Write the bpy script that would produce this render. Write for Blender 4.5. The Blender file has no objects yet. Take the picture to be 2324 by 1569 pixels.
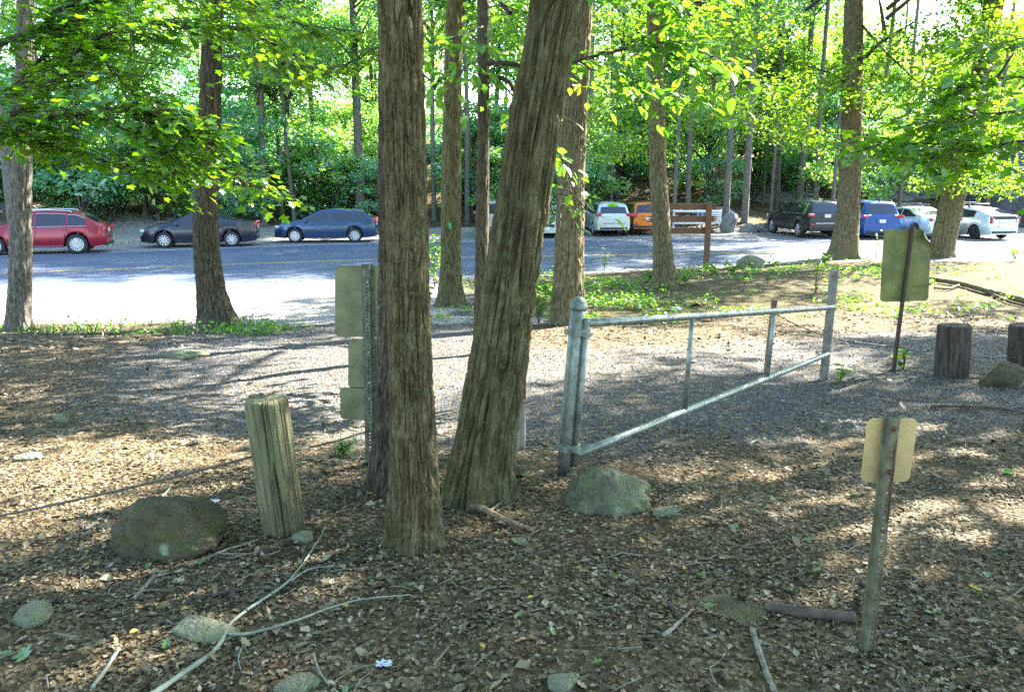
import bpy, math, random
import numpy as np
from mathutils import Vector, Matrix
# ------------------------------------------------------------------ camera, sky, sun, exposure
S = bpy.context.scene
C = S.collection
rad = math.radians
PITCH = rad(12.0)
CAMZ = 2.9
F, CX, CY = 1810.0, 1161.5, 784.5
cd = bpy.data.cameras.new('camera')
cam = bpy.data.objects.new('camera', cd)
C.objects.link(cam)
cam.location = (0, 0, CAMZ)
cam.rotation_euler = (rad(90) - PITCH, 0, 0)
cd.sensor_width = 36.0
cd.lens = 36.0 * F / 2323.0
cd.clip_start = 0.05
cd.clip_end = 3000
S.camera = cam
SUN_AZ, SUN_EL = rad(53), rad(37)
w = bpy.data.worlds.new('World')
S.world = w
w.use_nodes = True
wn = w.node_tree
sky = wn.nodes.new('ShaderNodeTexSky')
sky.sky_type = 'NISHITA'
sky.sun_disc = False
sky.sun_elevation = SUN_EL
sky.sun_rotation = SUN_AZ
sky.air_density = 1.0
sky.dust_density = 0.7
sky.ozone_density = 1.8
bg = wn.nodes['Background']
wn.links.new(sky.outputs['Color'], bg.inputs['Color'])
bg.inputs['Strength'].default_value = 0.10
sl = bpy.data.lights.new('sun', 'SUN')
sl.energy = 5.0
sl.angle = rad(0.53)
sl.color = (1.0, 0.94, 0.84)
so = bpy.data.objects.new('sun', sl)
C.objects.link(so)
sd = Vector((math.sin(SUN_AZ) * math.cos(SUN_EL), math.cos(SUN_AZ) * math.cos(SUN_EL), math.sin(SUN_EL)))
so.rotation_euler = sd.to_track_quat('Z', 'Y').to_euler()
so.location = (40, 30, 60)
vs = S.view_settings
vs.view_transform = 'Standard'
vs.look = 'None'
vs.exposure = 3.5
vs.gamma = 1.0
vs.use_curve_mapping = False
S.render.engine = 'CYCLES'
S.cycles.use_denoising = False
S.cycles.max_bounces = 8
S.cycles.diffuse_bounces = 4
S.cycles.glossy_bounces = 3
S.cycles.transmission_bounces = 6
S.cycles.caustics_reflective = False
S.cycles.caustics_refractive = False
S.cycles.sample_clamp_indirect = 6.0

rng = np.random.default_rng(11)
random.seed(5)
cosP, sinP = math.cos(PITCH), math.sin(PITCH)

# ------------------------------------------------------------------ small maths
def sst(a, b, x):
    t = np.clip((np.asarray(x, float) - a) / (b - a), 0, 1)
    return t * t * (3 - 2 * t)

def _hash(ix, iy, iz):
    h = (ix.astype(np.int64) * 374761393 + iy.astype(np.int64) * 668265263 + iz.astype(np.int64) * 2147483647) & 0x7fffffff
    h = ((h ^ (h >> 13)) * 1274126177) & 0x7fffffff
    h = ((h ^ (h >> 16)) * 1103515245) & 0x7fffffff
    return (h & 0xffff) / 65535.0

def vnoise(x, y, z):
    x, y, z = np.broadcast_arrays(np.asarray(x, float), np.asarray(y, float), np.asarray(z, float))
    ix, iy, iz = np.floor(x), np.floor(y), np.floor(z)
    fx, fy, fz = x - ix, y - iy, z - iz
    fx, fy, fz = [f * f * (3 - 2 * f) for f in (fx, fy, fz)]
    r = 0
    for dx in (0, 1):
        for dy in (0, 1):
            for dz in (0, 1):
                wt = (fx if dx else 1 - fx) * (fy if dy else 1 - fy) * (fz if dz else 1 - fz)
                r = r + wt * _hash(ix + dx, iy + dy, iz + dz)
    return r

def fbm(x, y, z, o=3):
    s, a, r = 0, 1.0, 0
    for k in range(o):
        r = r + a * vnoise(x * 2 ** k + 17 * k, y * 2 ** k + 5 * k, z * 2 ** k + 31 * k)
        s += a
        a *= 0.5
    return r / s

# ------------------------------------------------------------------ the lie of the land
FAR_LINE = [(-80, 4), (-40, 20.5), (-30, 24.6), (-18, 30.0), (-13, 32.6), (-6.2, 35.6), (1, 37.0), (7.5, 37.5), (15, 37.5), (25, 37), (60, 34)]
MID_LINE = [(-80, -3), (-40, 13.2), (-25, 19.9), (-15.6, 24.2), (-10.5, 26.4), (-5, 28.5), (1, 29.6), (2.7, 29.8), (8, 30.8), (15, 31.6), (25, 32), (60, 30)]
NEAR_LINE = [(-80, -9), (-40, 7.5), (-25, 14.3), (-15.6, 18.7), (-10, 21.0), (-5, 22.8), (1, 24.4), (4, 25.6), (10, 28.0), (15, 28.6), (60, 26)]
def line_y(L, x):
    a = np.array(L)
    return np.interp(x, a[:, 0], a[:, 1])

PROF = np.array([(-60, 1.9), (-20, 1.4), (-5, 1.22), (0, 1.13), (3, 1.02), (4, .97), (5, .88), (5.5, .84), (7, .72), (9, .6), (10.5, .5),
                 (12, .36), (14, .17), (16, .04), (18, 0), (43.5, 0), (45, .12), (48, .55), (55, 1.6), (70, 4.0), (90, 7), (130, 12), (200, 15), (600, 20)])
def zbase(x, y):
    x = np.asarray(x, float)
    y = np.asarray(y, float)
    yy = y + .42 * np.maximum(0, -10 - x)
    z = np.interp(yy, PROF[:, 0], PROF[:, 1])
    ne = line_y(NEAR_LINE, x)
    z = z + .22 * sst(2, 5, x) * np.exp(-((y - 21) / 4) ** 2) * (1 - sst(ne - 4, ne - .5, y))
    hill = sst(44, 60, yy)
    z = z + hill * (fbm(x * .09, y * .09, 0 * x) - .5) * 3.0
    return z

def zg(x, y):
    x = np.asarray(x, float)
    y = np.asarray(y, float)
    yy = y + .42 * np.maximum(0, -10 - x)
    rough = np.where(yy < 19, (1 - sst(12, 18, yy)), sst(42, 46, yy) * 2.0)
    return zbase(x, y) + rough * ((fbm(x * .9, y * .9, 0 * x + 3) - .5) * .10 + (fbm(x * 5, y * 5, 0 * x + 9, 2) - .5) * .035)

def ray(u, v):
    xc, yc = (u - CX) / F, -(v - CY) / F
    return Vector((xc, cosP + yc * sinP, -sinP + yc * cosP))

def pt(u, v, Y):
    r = ray(u, v)
    t = Y / r.y
    return Vector((r.x * t, Y, CAMZ + r.z * t))

def at(u, v, dz=0.0):
    r = ray(u, v)
    t = 1.0
    for _ in range(4000):
        t += .02 if t < 15 else .05
        if CAMZ + r.z * t <= float(zg(r.x * t, r.y * t)) + dz:
            break
    return Vector((r.x * t, r.y * t, CAMZ + r.z * t))

def proj(p):
    d = Vector(p) - Vector((0, 0, CAMZ))
    zc = d.y * cosP - d.z * sinP
    yc = d.y * sinP + d.z * cosP
    return CX + F * d.x / zc, CY - F * yc / zc

def zcam(p):
    return p[1] * cosP - (p[2] - CAMZ) * sinP

# ------------------------------------------------------------------ mesh building
def mesh_np(name, V, faces, smooth=True, attrs=None):
    """V (n,3); faces: list of int arrays (m,k)"""
    me = bpy.data.meshes.new(name)
    V = np.asarray(V, np.float32)
    me.vertices.add(len(V))
    me.vertices.foreach_set('co', V.ravel())
    faces = [np.asarray(f, np.int32) for f in faces if len(f)]
    tot = sum(f.size for f in faces)
    n = sum(len(f) for f in faces)
    me.loops.add(tot)
    me.loops.foreach_set('vertex_index', np.concatenate([f.ravel() for f in faces]))
    me.polygons.add(n)
    lt = np.concatenate([np.full(len(f), f.shape[1], np.int32) for f in faces])
    ls = np.concatenate([[0], np.cumsum(lt)[:-1]]).astype(np.int32)
    me.polygons.foreach_set('loop_start', ls)
    me.polygons.foreach_set('use_smooth', np.full(n, smooth, bool))
    me.update(calc_edges=True)
    me.validate()
    for k, a in (attrs or {}).items():
        at_ = me.attributes.new(k, 'FLOAT', 'POINT')
        at_.data.foreach_set('value', np.asarray(a, np.float32))
    return me

def link(name, me, mat=None, parent=None, loc=None):
    o = bpy.data.objects.new(name, me)
    C.objects.link(o)
    if mat is not None and me is not None and not me.materials:
        me.materials.append(mat)
    if parent is not None:
        o.parent = parent
    if loc is not None:
        o.location = loc
    return o

class MB:
    def __init__(self):
        self.V, self.Q, self.T, self.n = [], [], [], 0
        self.N = []
    def add(self, V, Q=(), T=(), N=()):
        V = np.asarray(V, float).reshape(-1, 3)
        if len(Q): self.Q.append(np.asarray(Q, int) + self.n)
        if len(T): self.T.append(np.asarray(T, int) + self.n)
        for g in N: self.N.append(np.asarray(g, int) + self.n)
        self.V.append(V)
        self.n += len(V)
        return self
    def rbox(self, c, s, b=None, rot=None):
        """chamfered box, centre c, full size s"""
        c = np.array(c, float); h = np.array(s, float) / 2
        b = min(h) * .25 if b is None else min(b, min(h) * .49)
        vs_, idx = [], {}
        for sx in (-1, 1):
            for sy in (-1, 1):
                for sz in (-1, 1):
                    for ax in range(3):
                        p = np.array([sx, sy, sz]) * (h - b)
                        p[ax] = (sx, sy, sz)[ax] * h[ax]
                        idx[(sx, sy, sz, ax)] = len(vs_)
                        vs_.append(p)
        Q, T = [], []
        for ax in range(3):
            a1, a2 = (ax + 1) % 3, (ax + 2) % 3
            for s_ in (-1, 1):
                q = []
                for t1, t2 in ((-1, -1), (1, -1), (1, 1), (-1, 1)):
                    k = [0, 0, 0]; k[ax] = s_; k[a1] = t1; k[a2] = t2
                    q.append(idx[(*k, ax)])
                Q.append(q if s_ > 0 else q[::-1])
            for t1 in (-1, 1):
                for t2 in (-1, 1):
                    k0 = [0, 0, 0]; k0[a1] = t1; k0[a2] = t2
                    ka, kb = list(k0), list(k0); ka[ax] = -1; kb[ax] = 1
                    q = [idx[(*ka, a1)], idx[(*kb, a1)], idx[(*kb, a2)], idx[(*ka, a2)]]
                    Q.append(q if t1 * t2 > 0 else q[::-1])
        for k in [(x, y, z) for x in (-1, 1) for y in (-1, 1) for z in (-1, 1)]:
            t = [idx[(*k, 0)], idx[(*k, 1)], idx[(*k, 2)]]
            T.append(t if k[0] * k[1] * k[2] > 0 else t[::-1])
        vs_ = np.array(vs_)
        if rot is not None:
            vs_ = vs_ @ np.array(rot.to_3x3()).T
        return self.add(vs_ + c, Q, T)
    def tube(self, P_, R_, k=8, cap=True):
        P_ = np.asarray([tuple(p) for p in P_], float)
        n = len(P_)
        R_ = np.broadcast_to(np.asarray(R_, float), (n,))
        tg = np.gradient(P_, axis=0)
        tg /= np.linalg.norm(tg, axis=1)[:, None] + 1e-9
        up = np.array([0, 0, 1.0]) if abs(tg[:, 2]).mean() < .8 else np.array([0, 1.0, 0])
        a = np.cross(tg, up); a /= np.linalg.norm(a, axis=1)[:, None] + 1e-9
        b = np.cross(a, tg)
        th = np.arange(k) * 2 * np.pi / k
        V = P_[:, None] + R_[:, None, None] * (np.cos(th)[None, :, None] * a[:, None] + np.sin(th)[None, :, None] * b[:, None])
        i = np.arange(n - 1)[:, None] * k; j = np.arange(k)[None]
        j2 = (j + 1) % k
        Q = np.stack([i + j, i + k + j, i + k + j2, i + j2], -1).reshape(-1, 4)
        N = [np.arange(k), (n - 1) * k + np.arange(k)[::-1]] if cap else []
        return self.add(V.reshape(-1, 3), Q, N=N)
    def lathe(self, prof, k=24, axis=None, org=(0, 0, 0)):
        """prof (r,h) rows; axis Vector direction of h"""
        prof = np.array(prof, float)
        ax = Vector(axis) if axis is not None else Vector((0, 0, 1))
        R = np.array(ax.to_track_quat('Z', 'Y').to_matrix())
        th = np.arange(k) * 2 * np.pi / k
        V = np.stack([prof[:, 0][:, None] * np.cos(th), prof[:, 0][:, None] * np.sin(th), np.repeat(prof[:, 1][:, None], k, 1)], -1)
        V = V.reshape(-1, 3) @ R.T + np.array(tuple(org))
        n = len(prof)
        i = np.arange(n - 1)[:, None] * k; j = np.arange(k)[None]; j2 = (j + 1) % k
        Q = np.stack([i + j, i + j2, i + k + j2, i + k + j], -1).reshape(-1, 4)
        N = []
        if prof[0, 0] > 1e-6: N.append(np.arange(k)[::-1])
        if prof[-1, 0] > 1e-6: N.append((n - 1) * k + np.arange(k))
        return self.add(V, Q, N=N)
    def prism(self, poly, d0, d1, fn):
        """outline poly (n,2) extruded d0..d1, fn(a,b,d)->xyz"""
        n = len(poly)
        V = [fn(a, b, d0) for a, b in poly] + [fn(a, b, d1) for a, b in poly]
        Q = [(i, (i + 1) % n, n + (i + 1) % n, n + i) for i in range(n)]
        return self.add(V, Q, N=[list(range(n))[::-1], list(range(n, 2 * n))])
    def mesh(self, name, smooth=False):
        fs = []
        if self.Q: fs.append(np.concatenate(self.Q))
        if self.T: fs.append(np.concatenate(self.T))
        for g in self.N: fs.append(g[None])
        return mesh_np(name, np.concatenate(self.V), fs, smooth)
    def build(self, name, mat, parent=None, smooth=False, loc=None):
        return link(name, self.mesh(name, smooth), mat, parent, loc)

def tag(o, label=None, cat=None, group=None, kind=None):
    if label: o['label'] = label
    if cat: o['category'] = cat
    if group: o['group'] = group
    if kind: o['kind'] = kind
    return o

def thing(name, label, cat, loc=(0, 0, 0), rotz=0, group=None):
    o = bpy.data.objects.new(name, None)
    C.objects.link(o)
    o.empty_display_size = .2
    o.location = loc
    o.rotation_euler = (0, 0, rotz)
    return tag(o, label, cat, group)

def autosmooth(o, ang=35):
    me = o.data
    try:
        me.set_sharp_from_angle(angle=rad(ang))
    except Exception:
        pass
    return o

# ------------------------------------------------------------------ materials
class NT:
    def __init__(self, name):
        self.m = bpy.data.materials.new(name)
        self.m.use_nodes = True
        self.t = self.m.node_tree
        self.b = self.t.nodes['Principled BSDF']
        self.out = self.t.nodes['Material Output']
    def n(self, typ, **kw):
        nd = self.t.nodes.new(typ)
        ins = kw.pop('ins', {})
        for k, v in kw.items(): setattr(nd, k, v)
        for k, v in ins.items(): self.s(nd.inputs[k], v)
        return nd
    def s(self, sock, v):
        if hasattr(v, 'is_output'): self.t.links.new(v, sock)
        else: sock.default_value = v
    def coord(self, scale=(1, 1, 1), obj=True):
        tc = self.n('ShaderNodeTexCoord')
        mp = self.n('ShaderNodeMapping', ins={'Vector': tc.outputs['Object' if obj else 'Generated'], 'Scale': scale})
        return mp.outputs['Vector']
    def noise(self, vec, scale, detail=4, rough=.55):
        return self.n('ShaderNodeTexNoise', ins={'Vector': vec, 'Scale': scale, 'Detail': detail, 'Roughness': rough}).outputs['Fac']
    def ramp(self, fac, stops):
        r = self.n('ShaderNodeValToRGB', ins={'Fac': fac})
        e = r.color_ramp.elements
        while len(e) < len(stops): e.new(.5)
        for i, (p, c) in enumerate(stops):
            e[i].position = p
            e[i].color = (*c, 1) if len(c) == 3 else c
        return r.outputs['Color']
    def mix(self, fac, a, b, typ='MIX'):
        m = self.n('ShaderNodeMix', data_type='RGBA', blend_type=typ)
        self.s(m.inputs[0], fac)
        for k, v in ((6, a), (7, b)):
            self.s(m.inputs[k], (*v, 1) if isinstance(v, tuple) and len(v) == 3 else v)
        return m.outputs[2]
    def math(self, op, a, b=0.0, clamp=False):
        m = self.n('ShaderNodeMath', operation=op, use_clamp=clamp)
        self.s(m.inputs[0], a); self.s(m.inputs[1], b)
        return m.outputs[0]
    def mr(self, v, a, b, c=0.0, d=1.0):
        m = self.n('ShaderNodeMapRange', ins={0: v, 1: a, 2: b, 3: c, 4: d})
        m.interpolation_type = 'SMOOTHSTEP'
        return m.outputs[0]
    def attr(self, name):
        return self.n('ShaderNodeAttribute', attribute_name=name).outputs['Fac']
    def bump(self, h, strength=.5, dist=.02):
        b = self.n('ShaderNodeBump', ins={'Height': h, 'Strength': strength, 'Distance': dist})
        self.t.links.new(b.outputs['Normal'], self.b.inputs['Normal'])
    def set(self, col=None, rough=None, metal=None, coat=None, spec=None):
        if col is not None: self.s(self.b.inputs['Base Color'], (*col, 1) if isinstance(col, tuple) and len(col) == 3 else col)
        if rough is not None: self.s(self.b.inputs['Roughness'], rough)
        if metal is not None: self.s(self.b.inputs['Metallic'], metal)
        if coat is not None:
            self.b.inputs['Coat Weight'].default_value = coat
            self.b.inputs['Coat Roughness'].default_value = .04
        if spec is not None: self.b.inputs['Specular IOR Level'].default_value = spec
        return self

def mat(name, c1, c2=None, rough=.6, metal=0., scale=8., bump=0., bscale=40., coat=None, stretch=(1, 1, 1), lo=.35, hi=.65, spec=None):
    t = NT(name)
    v = t.coord(stretch)
    c2 = c2 or tuple(x * .8 for x in c1)
    n = t.noise(v, scale)
    t.set(t.mix(t.mr(n, lo, hi), c1, c2), rough, metal, coat, spec)
    if bump:
        t.bump(t.noise(v, bscale, 3), bump, .01)
    return t.m

def leaf_mat(name, d1, d2, tr1, tr2, trans=.5, gloss=.05, yellow=None):
    t = NT(name)
    r = t.attr('rnd')
    v = t.coord()
    big = t.noise(v, .9, 2)
    f = t.math('ADD', t.math('MULTIPLY', r, .6), t.math('MULTIPLY', t.mr(big, .3, .7), .4))
    cd_ = t.mix(f, d1, d2)
    ct = t.mix(f, tr1, tr2)
    if yellow:
        y = t.mr(r, .93, .96)
        cd_ = t.mix(y, cd_, yellow); ct = t.mix(y, ct, yellow)
    di = t.n('ShaderNodeBsdfDiffuse', ins={'Color': cd_})
    tl = t.n('ShaderNodeBsdfTranslucent', ins={'Color': ct})
    gl = t.n('ShaderNodeBsdfGlossy', ins={'Color': (.9, .95, 1, 1), 'Roughness': .38})
    m1 = t.n('ShaderNodeMixShader', ins={0: trans, 1: di.outputs[0], 2: tl.outputs[0]})
    m2 = t.n('ShaderNodeMixShader', ins={0: gloss, 1: m1.outputs[0], 2: gl.outputs[0]})
    t.t.links.new(m2.outputs[0], t.out.inputs['Surface'])
    return t.m

def bark_mat(name, dark, mid, light, lichen, liamt=.5, s=1.0):
    t = NT(name)
    v = t.coord((9 * s, 9 * s, 2.2 * s))
    v2 = t.coord((1, 1, 1))
    n1 = t.noise(v, 3.2, 6, .65)
    n2 = t.noise(v2, 2.2, 3)
    n3 = t.noise(v2, 38 * s, 4, .7)
    col = t.ramp(n1, [(.36, dark), (.5, mid), (.62, light)])
    col = t.mix(t.math('MULTIPLY', t.mr(n3, .45, .62), t.mr(n2, .42, .62, .15, liamt)), col, lichen)
    col = t.mix(t.mr(t.noise(v2, 1.1, 2), .45, .7, 0, .45), col, mid)
    t.set(col, .9, spec=.15)
    t.bump(t.math('ADD', n1, t.math('MULTIPLY', n3, .5)), 1.0, .03)
    return t.m

MT = {}
MT['galv'] = mat('galvanized_steel', (.25, .275, .235), (.14, .165, .135), .45, .5, 14, .15, 60)
MT['galv_dark'] = mat('weathered_post_steel', (.14, .16, .11), (.07, .075, .05), .55, .35, 22, .25, 90)
MT['rust'] = mat('rusty_steel', (.16, .06, .025), (.05, .025, .018), .85, .15, 26, .4, 90)
MT['olive'] = mat('sign_back_olive', (.20, .205, .10), (.125, .13, .06), .6, .2, 5, .05, 200)
MT['olive_dark'] = mat('sign_back_dark', (.17, .175, .045), (.10, .11, .03), .6, .15, 4, .05, 200)
MT['brass'] = mat('sign_back_tan', (.52, .37, .155), (.36, .265, .12), .5, .2, 4.5, .05, 200)
MT['darkpost'] = mat('dark_painted_post', (.035, .022, .02), (.06, .03, .025), .7, .1, 20)
MT['cable'] = mat('steel_cable', (.10, .085, .06), (.05, .045, .04), .6, .3, 40)
MT['bollard'] = mat('weathered_log', (.135, .135, .062), (.075, .068, .032), .85, 0, 3.0, .5, 24, stretch=(9, 9, .9), lo=.38, hi=.62)
MT['bollard_dark'] = mat('dark_log', (.085, .06, .045), (.035, .026, .02), .9, 0, 3.0, .5, 24, stretch=(9, 9, .9))
MT['brownwood'] = mat('brown_stained_plank', (.145, .062, .028), (.095, .038, .018), .7, 0, 4, .25, 30, stretch=(1.2, 9, 9))
MT['white'] = mat('white_paint', (.78, .78, .76), (.66, .67, .66), .55)
MT['redpaint'] = mat('red_paint', (.5, .03, .05), (.4, .02, .04), .45)
MT['stick'] = mat('grey_stick', (.22, .20, .15), (.115, .095, .065), .85, 0, 12, .4, 60)
MT['stick_pale'] = mat('pale_stick', (.25, .28, .21), (.15, .16, .12), .8, 0, 9, .4, 60)
MT['stick_dark'] = mat('dark_stick', (.10, .07, .048), (.05, .036, .026), .9, 0, 12, .5, 60)
MT['paper'] = mat('paper_litter', (.46, .52, .56), (.34, .38, .42), .7)
MT['cardboard'] = mat('cardboard_litter', (.42, .26, .13), (.34, .2, .1), .8)
def rock_mat(name, a, b, moss, mossamt, pale):
    t = NT(name)
    v = t.coord()
    n = t.noise(v, 5, 6, .65)
    col = t.ramp(n, [(.3, a), (.68, b)])
    nm = t.noise(v, 7, 5, .7)
    col = t.mix(t.mr(nm, .62 - mossamt * .35, .75 - mossamt * .3, 0, .85), col, moss)
    nl = t.noise(v, 3.1, 2)
    col = t.mix(t.mr(nl, .66, .69, 0, .8), col, pale)
    t.set(col, .9, spec=.2)
    t.bump(t.math('ADD', n, t.math('MULTIPLY', t.noise(v, 42, 3), .5)), 1.0, .06)
    return t.m
MT['rock_dark'] = rock_mat('dark_boulder', (.045, .04, .022), (.115, .092, .055), (.06, .075, .022), .35, (.30, .34, .22))
MT['rock_moss'] = rock_mat('mossy_rock', (.06, .06, .038), (.185, .18, .115), (.105, .13, .05), .38, (.28, .31, .2))
MT['rock_flat'] = rock_mat('flat_stone', (.12, .125, .085), (.22, .21, .145), (.14, .165, .09), .5, (.28, .30, .2))
MT['rock_pale'] = rock_mat('pale_outcrop', (.10, .105, .115), (.24, .235, .225), (.13, .15, .10), .2, (.3, .29, .27))
MT['rock_cliff'] = rock_mat('dark_cliff', (.035, .04, .055), (.105, .115, .14), (.05, .07, .05), .3, (.2, .2, .2))

MT['bark_a'] = bark_mat('bark_fine_ridged', (.048, .036, .016), (.088, .068, .031), (.15, .124, .062), (.17, .175, .092), .5, .8)
MT['bark_b'] = bark_mat('bark_deep_ridged', (.045, .036, .016), (.080, .067, .031), (.135, .120, .060), (.145, .16, .08), .5, .6)
MT['bark_dark'] = bark_mat('bark_dark', (.028, .021, .014), (.066, .052, .034), (.115, .095, .062), (.09, .10, .06), .35)
MT['bark_brown'] = bark_mat('bark_brown', (.055, .043, .024), (.12, .096, .054), (.195, .165, .095), (.18, .185, .10), .45)
MT['bark_back'] = bark_mat('bark_background', (.05, .045, .036), (.12, .105, .085), (.2, .185, .15), (.14, .16, .12), .3)
MT['twig'] = mat('twig_bark', (.028, .02, .014), (.05, .036, .024), .9)

MT['leaf_near'] = leaf_mat('leaf_maple_near', (.04, .14, .008), (.085, .19, .012), (.10, .36, .006), (.33, .52, .009), .52, .04)
MT['leaf_beech'] = leaf_mat('leaf_large_oval', (.032, .105, .008), (.07, .16, .014), (.08, .30, .008), (.25, .46, .015), .52, .05)
MT['leaf_canopy'] = leaf_mat('leaf_canopy', (.035, .10, .010), (.08, .15, .014), (.10, .30, .008), (.32, .46, .012), .5, .03)
MT['leaf_back'] = leaf_mat('leaf_background', (.06, .20, .05), (.15, .28, .04), (.16, .50, .08), (.45, .66, .06), .58, .10)
MT['leaf_teal'] = leaf_mat('leaf_understory', (.045, .21, .11), (.11, .28, .09), (.11, .50, .19), (.30, .60, .10), .55, .14)
MT['weed'] = leaf_mat('leaf_weed', (.05, .14, .015), (.10, .20, .025), (.16, .42, .02), (.32, .5, .03), .5, .05)
MT['grass'] = leaf_mat('blade_grass', (.045, .12, .018), (.09, .16, .03), (.12, .34, .03), (.22, .40, .04), .4, .04)
MT['fall_green'] = leaf_mat('fallen_green', (.07, .16, .035), (.15, .24, .08), (.1, .3, .05), (.15, .35, .08), .25, .06)
MT['fall_yellow'] = leaf_mat('fallen_yellow', (.5, .36, .04), (.45, .25, .03), (.5, .36, .04), (.45, .25, .03), .25, .05)

def litter_mat():
    t = NT('leaf_litter')
    r = t.attr('rnd')
    col = t.ramp(r, [(0, (.03, .021, .010)), (.3, (.064, .045, .023)), (.5, (.10, .077, .041)), (.68, (.138, .113, .066)), (.84, (.19, .155, .094)), (.95, (.33, .285, .20)), (1, (.14, .06, .024))])
    v = t.coord()
    col = t.mix(t.mr(t.noise(v, 60, 3), .4, .7, 0, .45), col, t.mix(.5, col, (.06, .045, .03)))
    t.set(col, .75, spec=.3)
    return t.m
MT['litter'] = litter_mat()

def ground_mat():
    t = NT('forest_ground')
    v = t.coord()
    vo = t.n('ShaderNodeTexVoronoi', ins={'Vector': v, 'Scale': 44.0, 'Randomness': 1.0})
    vo2 = t.n('ShaderNodeTexVoronoi', ins={'Vector': v, 'Scale': 85.0})
    sep = t.n('ShaderNodeSeparateColor', ins={0: vo.outputs['Color']})
    sep2 = t.n('ShaderNodeSeparateColor', ins={0: vo2.outputs['Color']})
    lit = t.ramp(sep.outputs[0], [(0, (.03, .021, .011)), (.3, (.075, .054, .029)), (.7, (.135, .104, .06)), (1, (.26, .21, .13))])
    dirt = t.ramp(t.noise(v, 9, 6, .7), [(.3, (.04, .028, .015)), (.7, (.105, .078, .045))])
    forest = t.mix(t.mr(t.noise(v, 1.6, 4), .4, .7, 0, .75), lit, dirt)
    grav = t.ramp(sep2.outputs[0], [(0, (.04, .044, .05)), (.5, (.085, .089, .097)), (.85, (.14, .137, .134)), (1, (.22, .20, .175))])
    grav = t.mix(t.mr(t.math('ADD', sep.outputs[1], t.math('MULTIPLY', t.noise(v, 1.1, 4), .6)), .90, .98), grav, lit)
    sand = t.ramp(t.noise(v, 14, 6, .7), [(.3, (.24, .22, .19)), (.7, (.38, .355, .32))])
    sand = t.mix(t.mr(sep.outputs[1], .93, .97), sand, lit)
    nz = t.math('MULTIPLY', t.math('SUBTRACT', t.noise(v, 1.4, 5, .65), .5), 1.1)
    g = t.mr(t.math('ADD', t.attr('gravel'), nz), .30, .75)
    s_ = t.mr(t.math('ADD', t.attr('pulloff'), nz), .38, .62)
    gr = t.mr(t.math('ADD', t.attr('green'), nz), .5, .9, 0, .3)
    col = t.mix(g, forest, grav)
    col = t.mix(s_, col, sand)
    col = t.mix(gr, col, t.ramp(sep.outputs[2], [(0, (.035, .06, .015)), (.6, (.06, .09, .03)), (1, (.12, .09, .05))]))
    t.set(col, .95, spec=.1)
    h = t.math('ADD', vo.outputs['Distance'], t.math('ADD', t.math('MULTIPLY', vo2.outputs['Distance'], .5), t.math('MULTIPLY', t.noise(v, 18, 5), 1.2)))
    t.bump(h, .8, .03)
    return t.m
MT['ground'] = ground_mat()

def asphalt_mat():
    t = NT('asphalt')
    v = t.coord()
    n = t.noise(v, 90, 3)
    big = t.noise(v, .5, 4)
    col = t.ramp(n, [(.3, (.044, .063, .10)), (.7, (.082, .106, .152))])
    col = t.mix(t.mr(big, .4, .65, 0, .4), col, (.12, .13, .15))
    cr = t.n('ShaderNodeTexVoronoi', feature='DISTANCE_TO_EDGE', ins={'Vector': t.coord((.35, .35, .35)), 'Scale': 1.0})
    col = t.mix(t.mr(cr.outputs['Distance'], .0, .012, .6, 0), col, (.04, .04, .042))
    t.set(col, .85, spec=.25)
    t.bump(n, .35, .006)
    return t.m
MT['asphalt'] = asphalt_mat()
MT['line_white'] = mat('road_paint_white', (.72, .72, .70), (.5, .5, .49), .7, 0, 6)
MT['line_yellow'] = mat('road_paint_yellow', (.48, .34, .09), (.20, .18, .11), .7, 0, 9, lo=.4, hi=.6)
MT['shoulder'] = mat('shoulder_gravel', (.13, .125, .125), (.21, .195, .18), .95, 0, 30, .5, 60)
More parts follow.
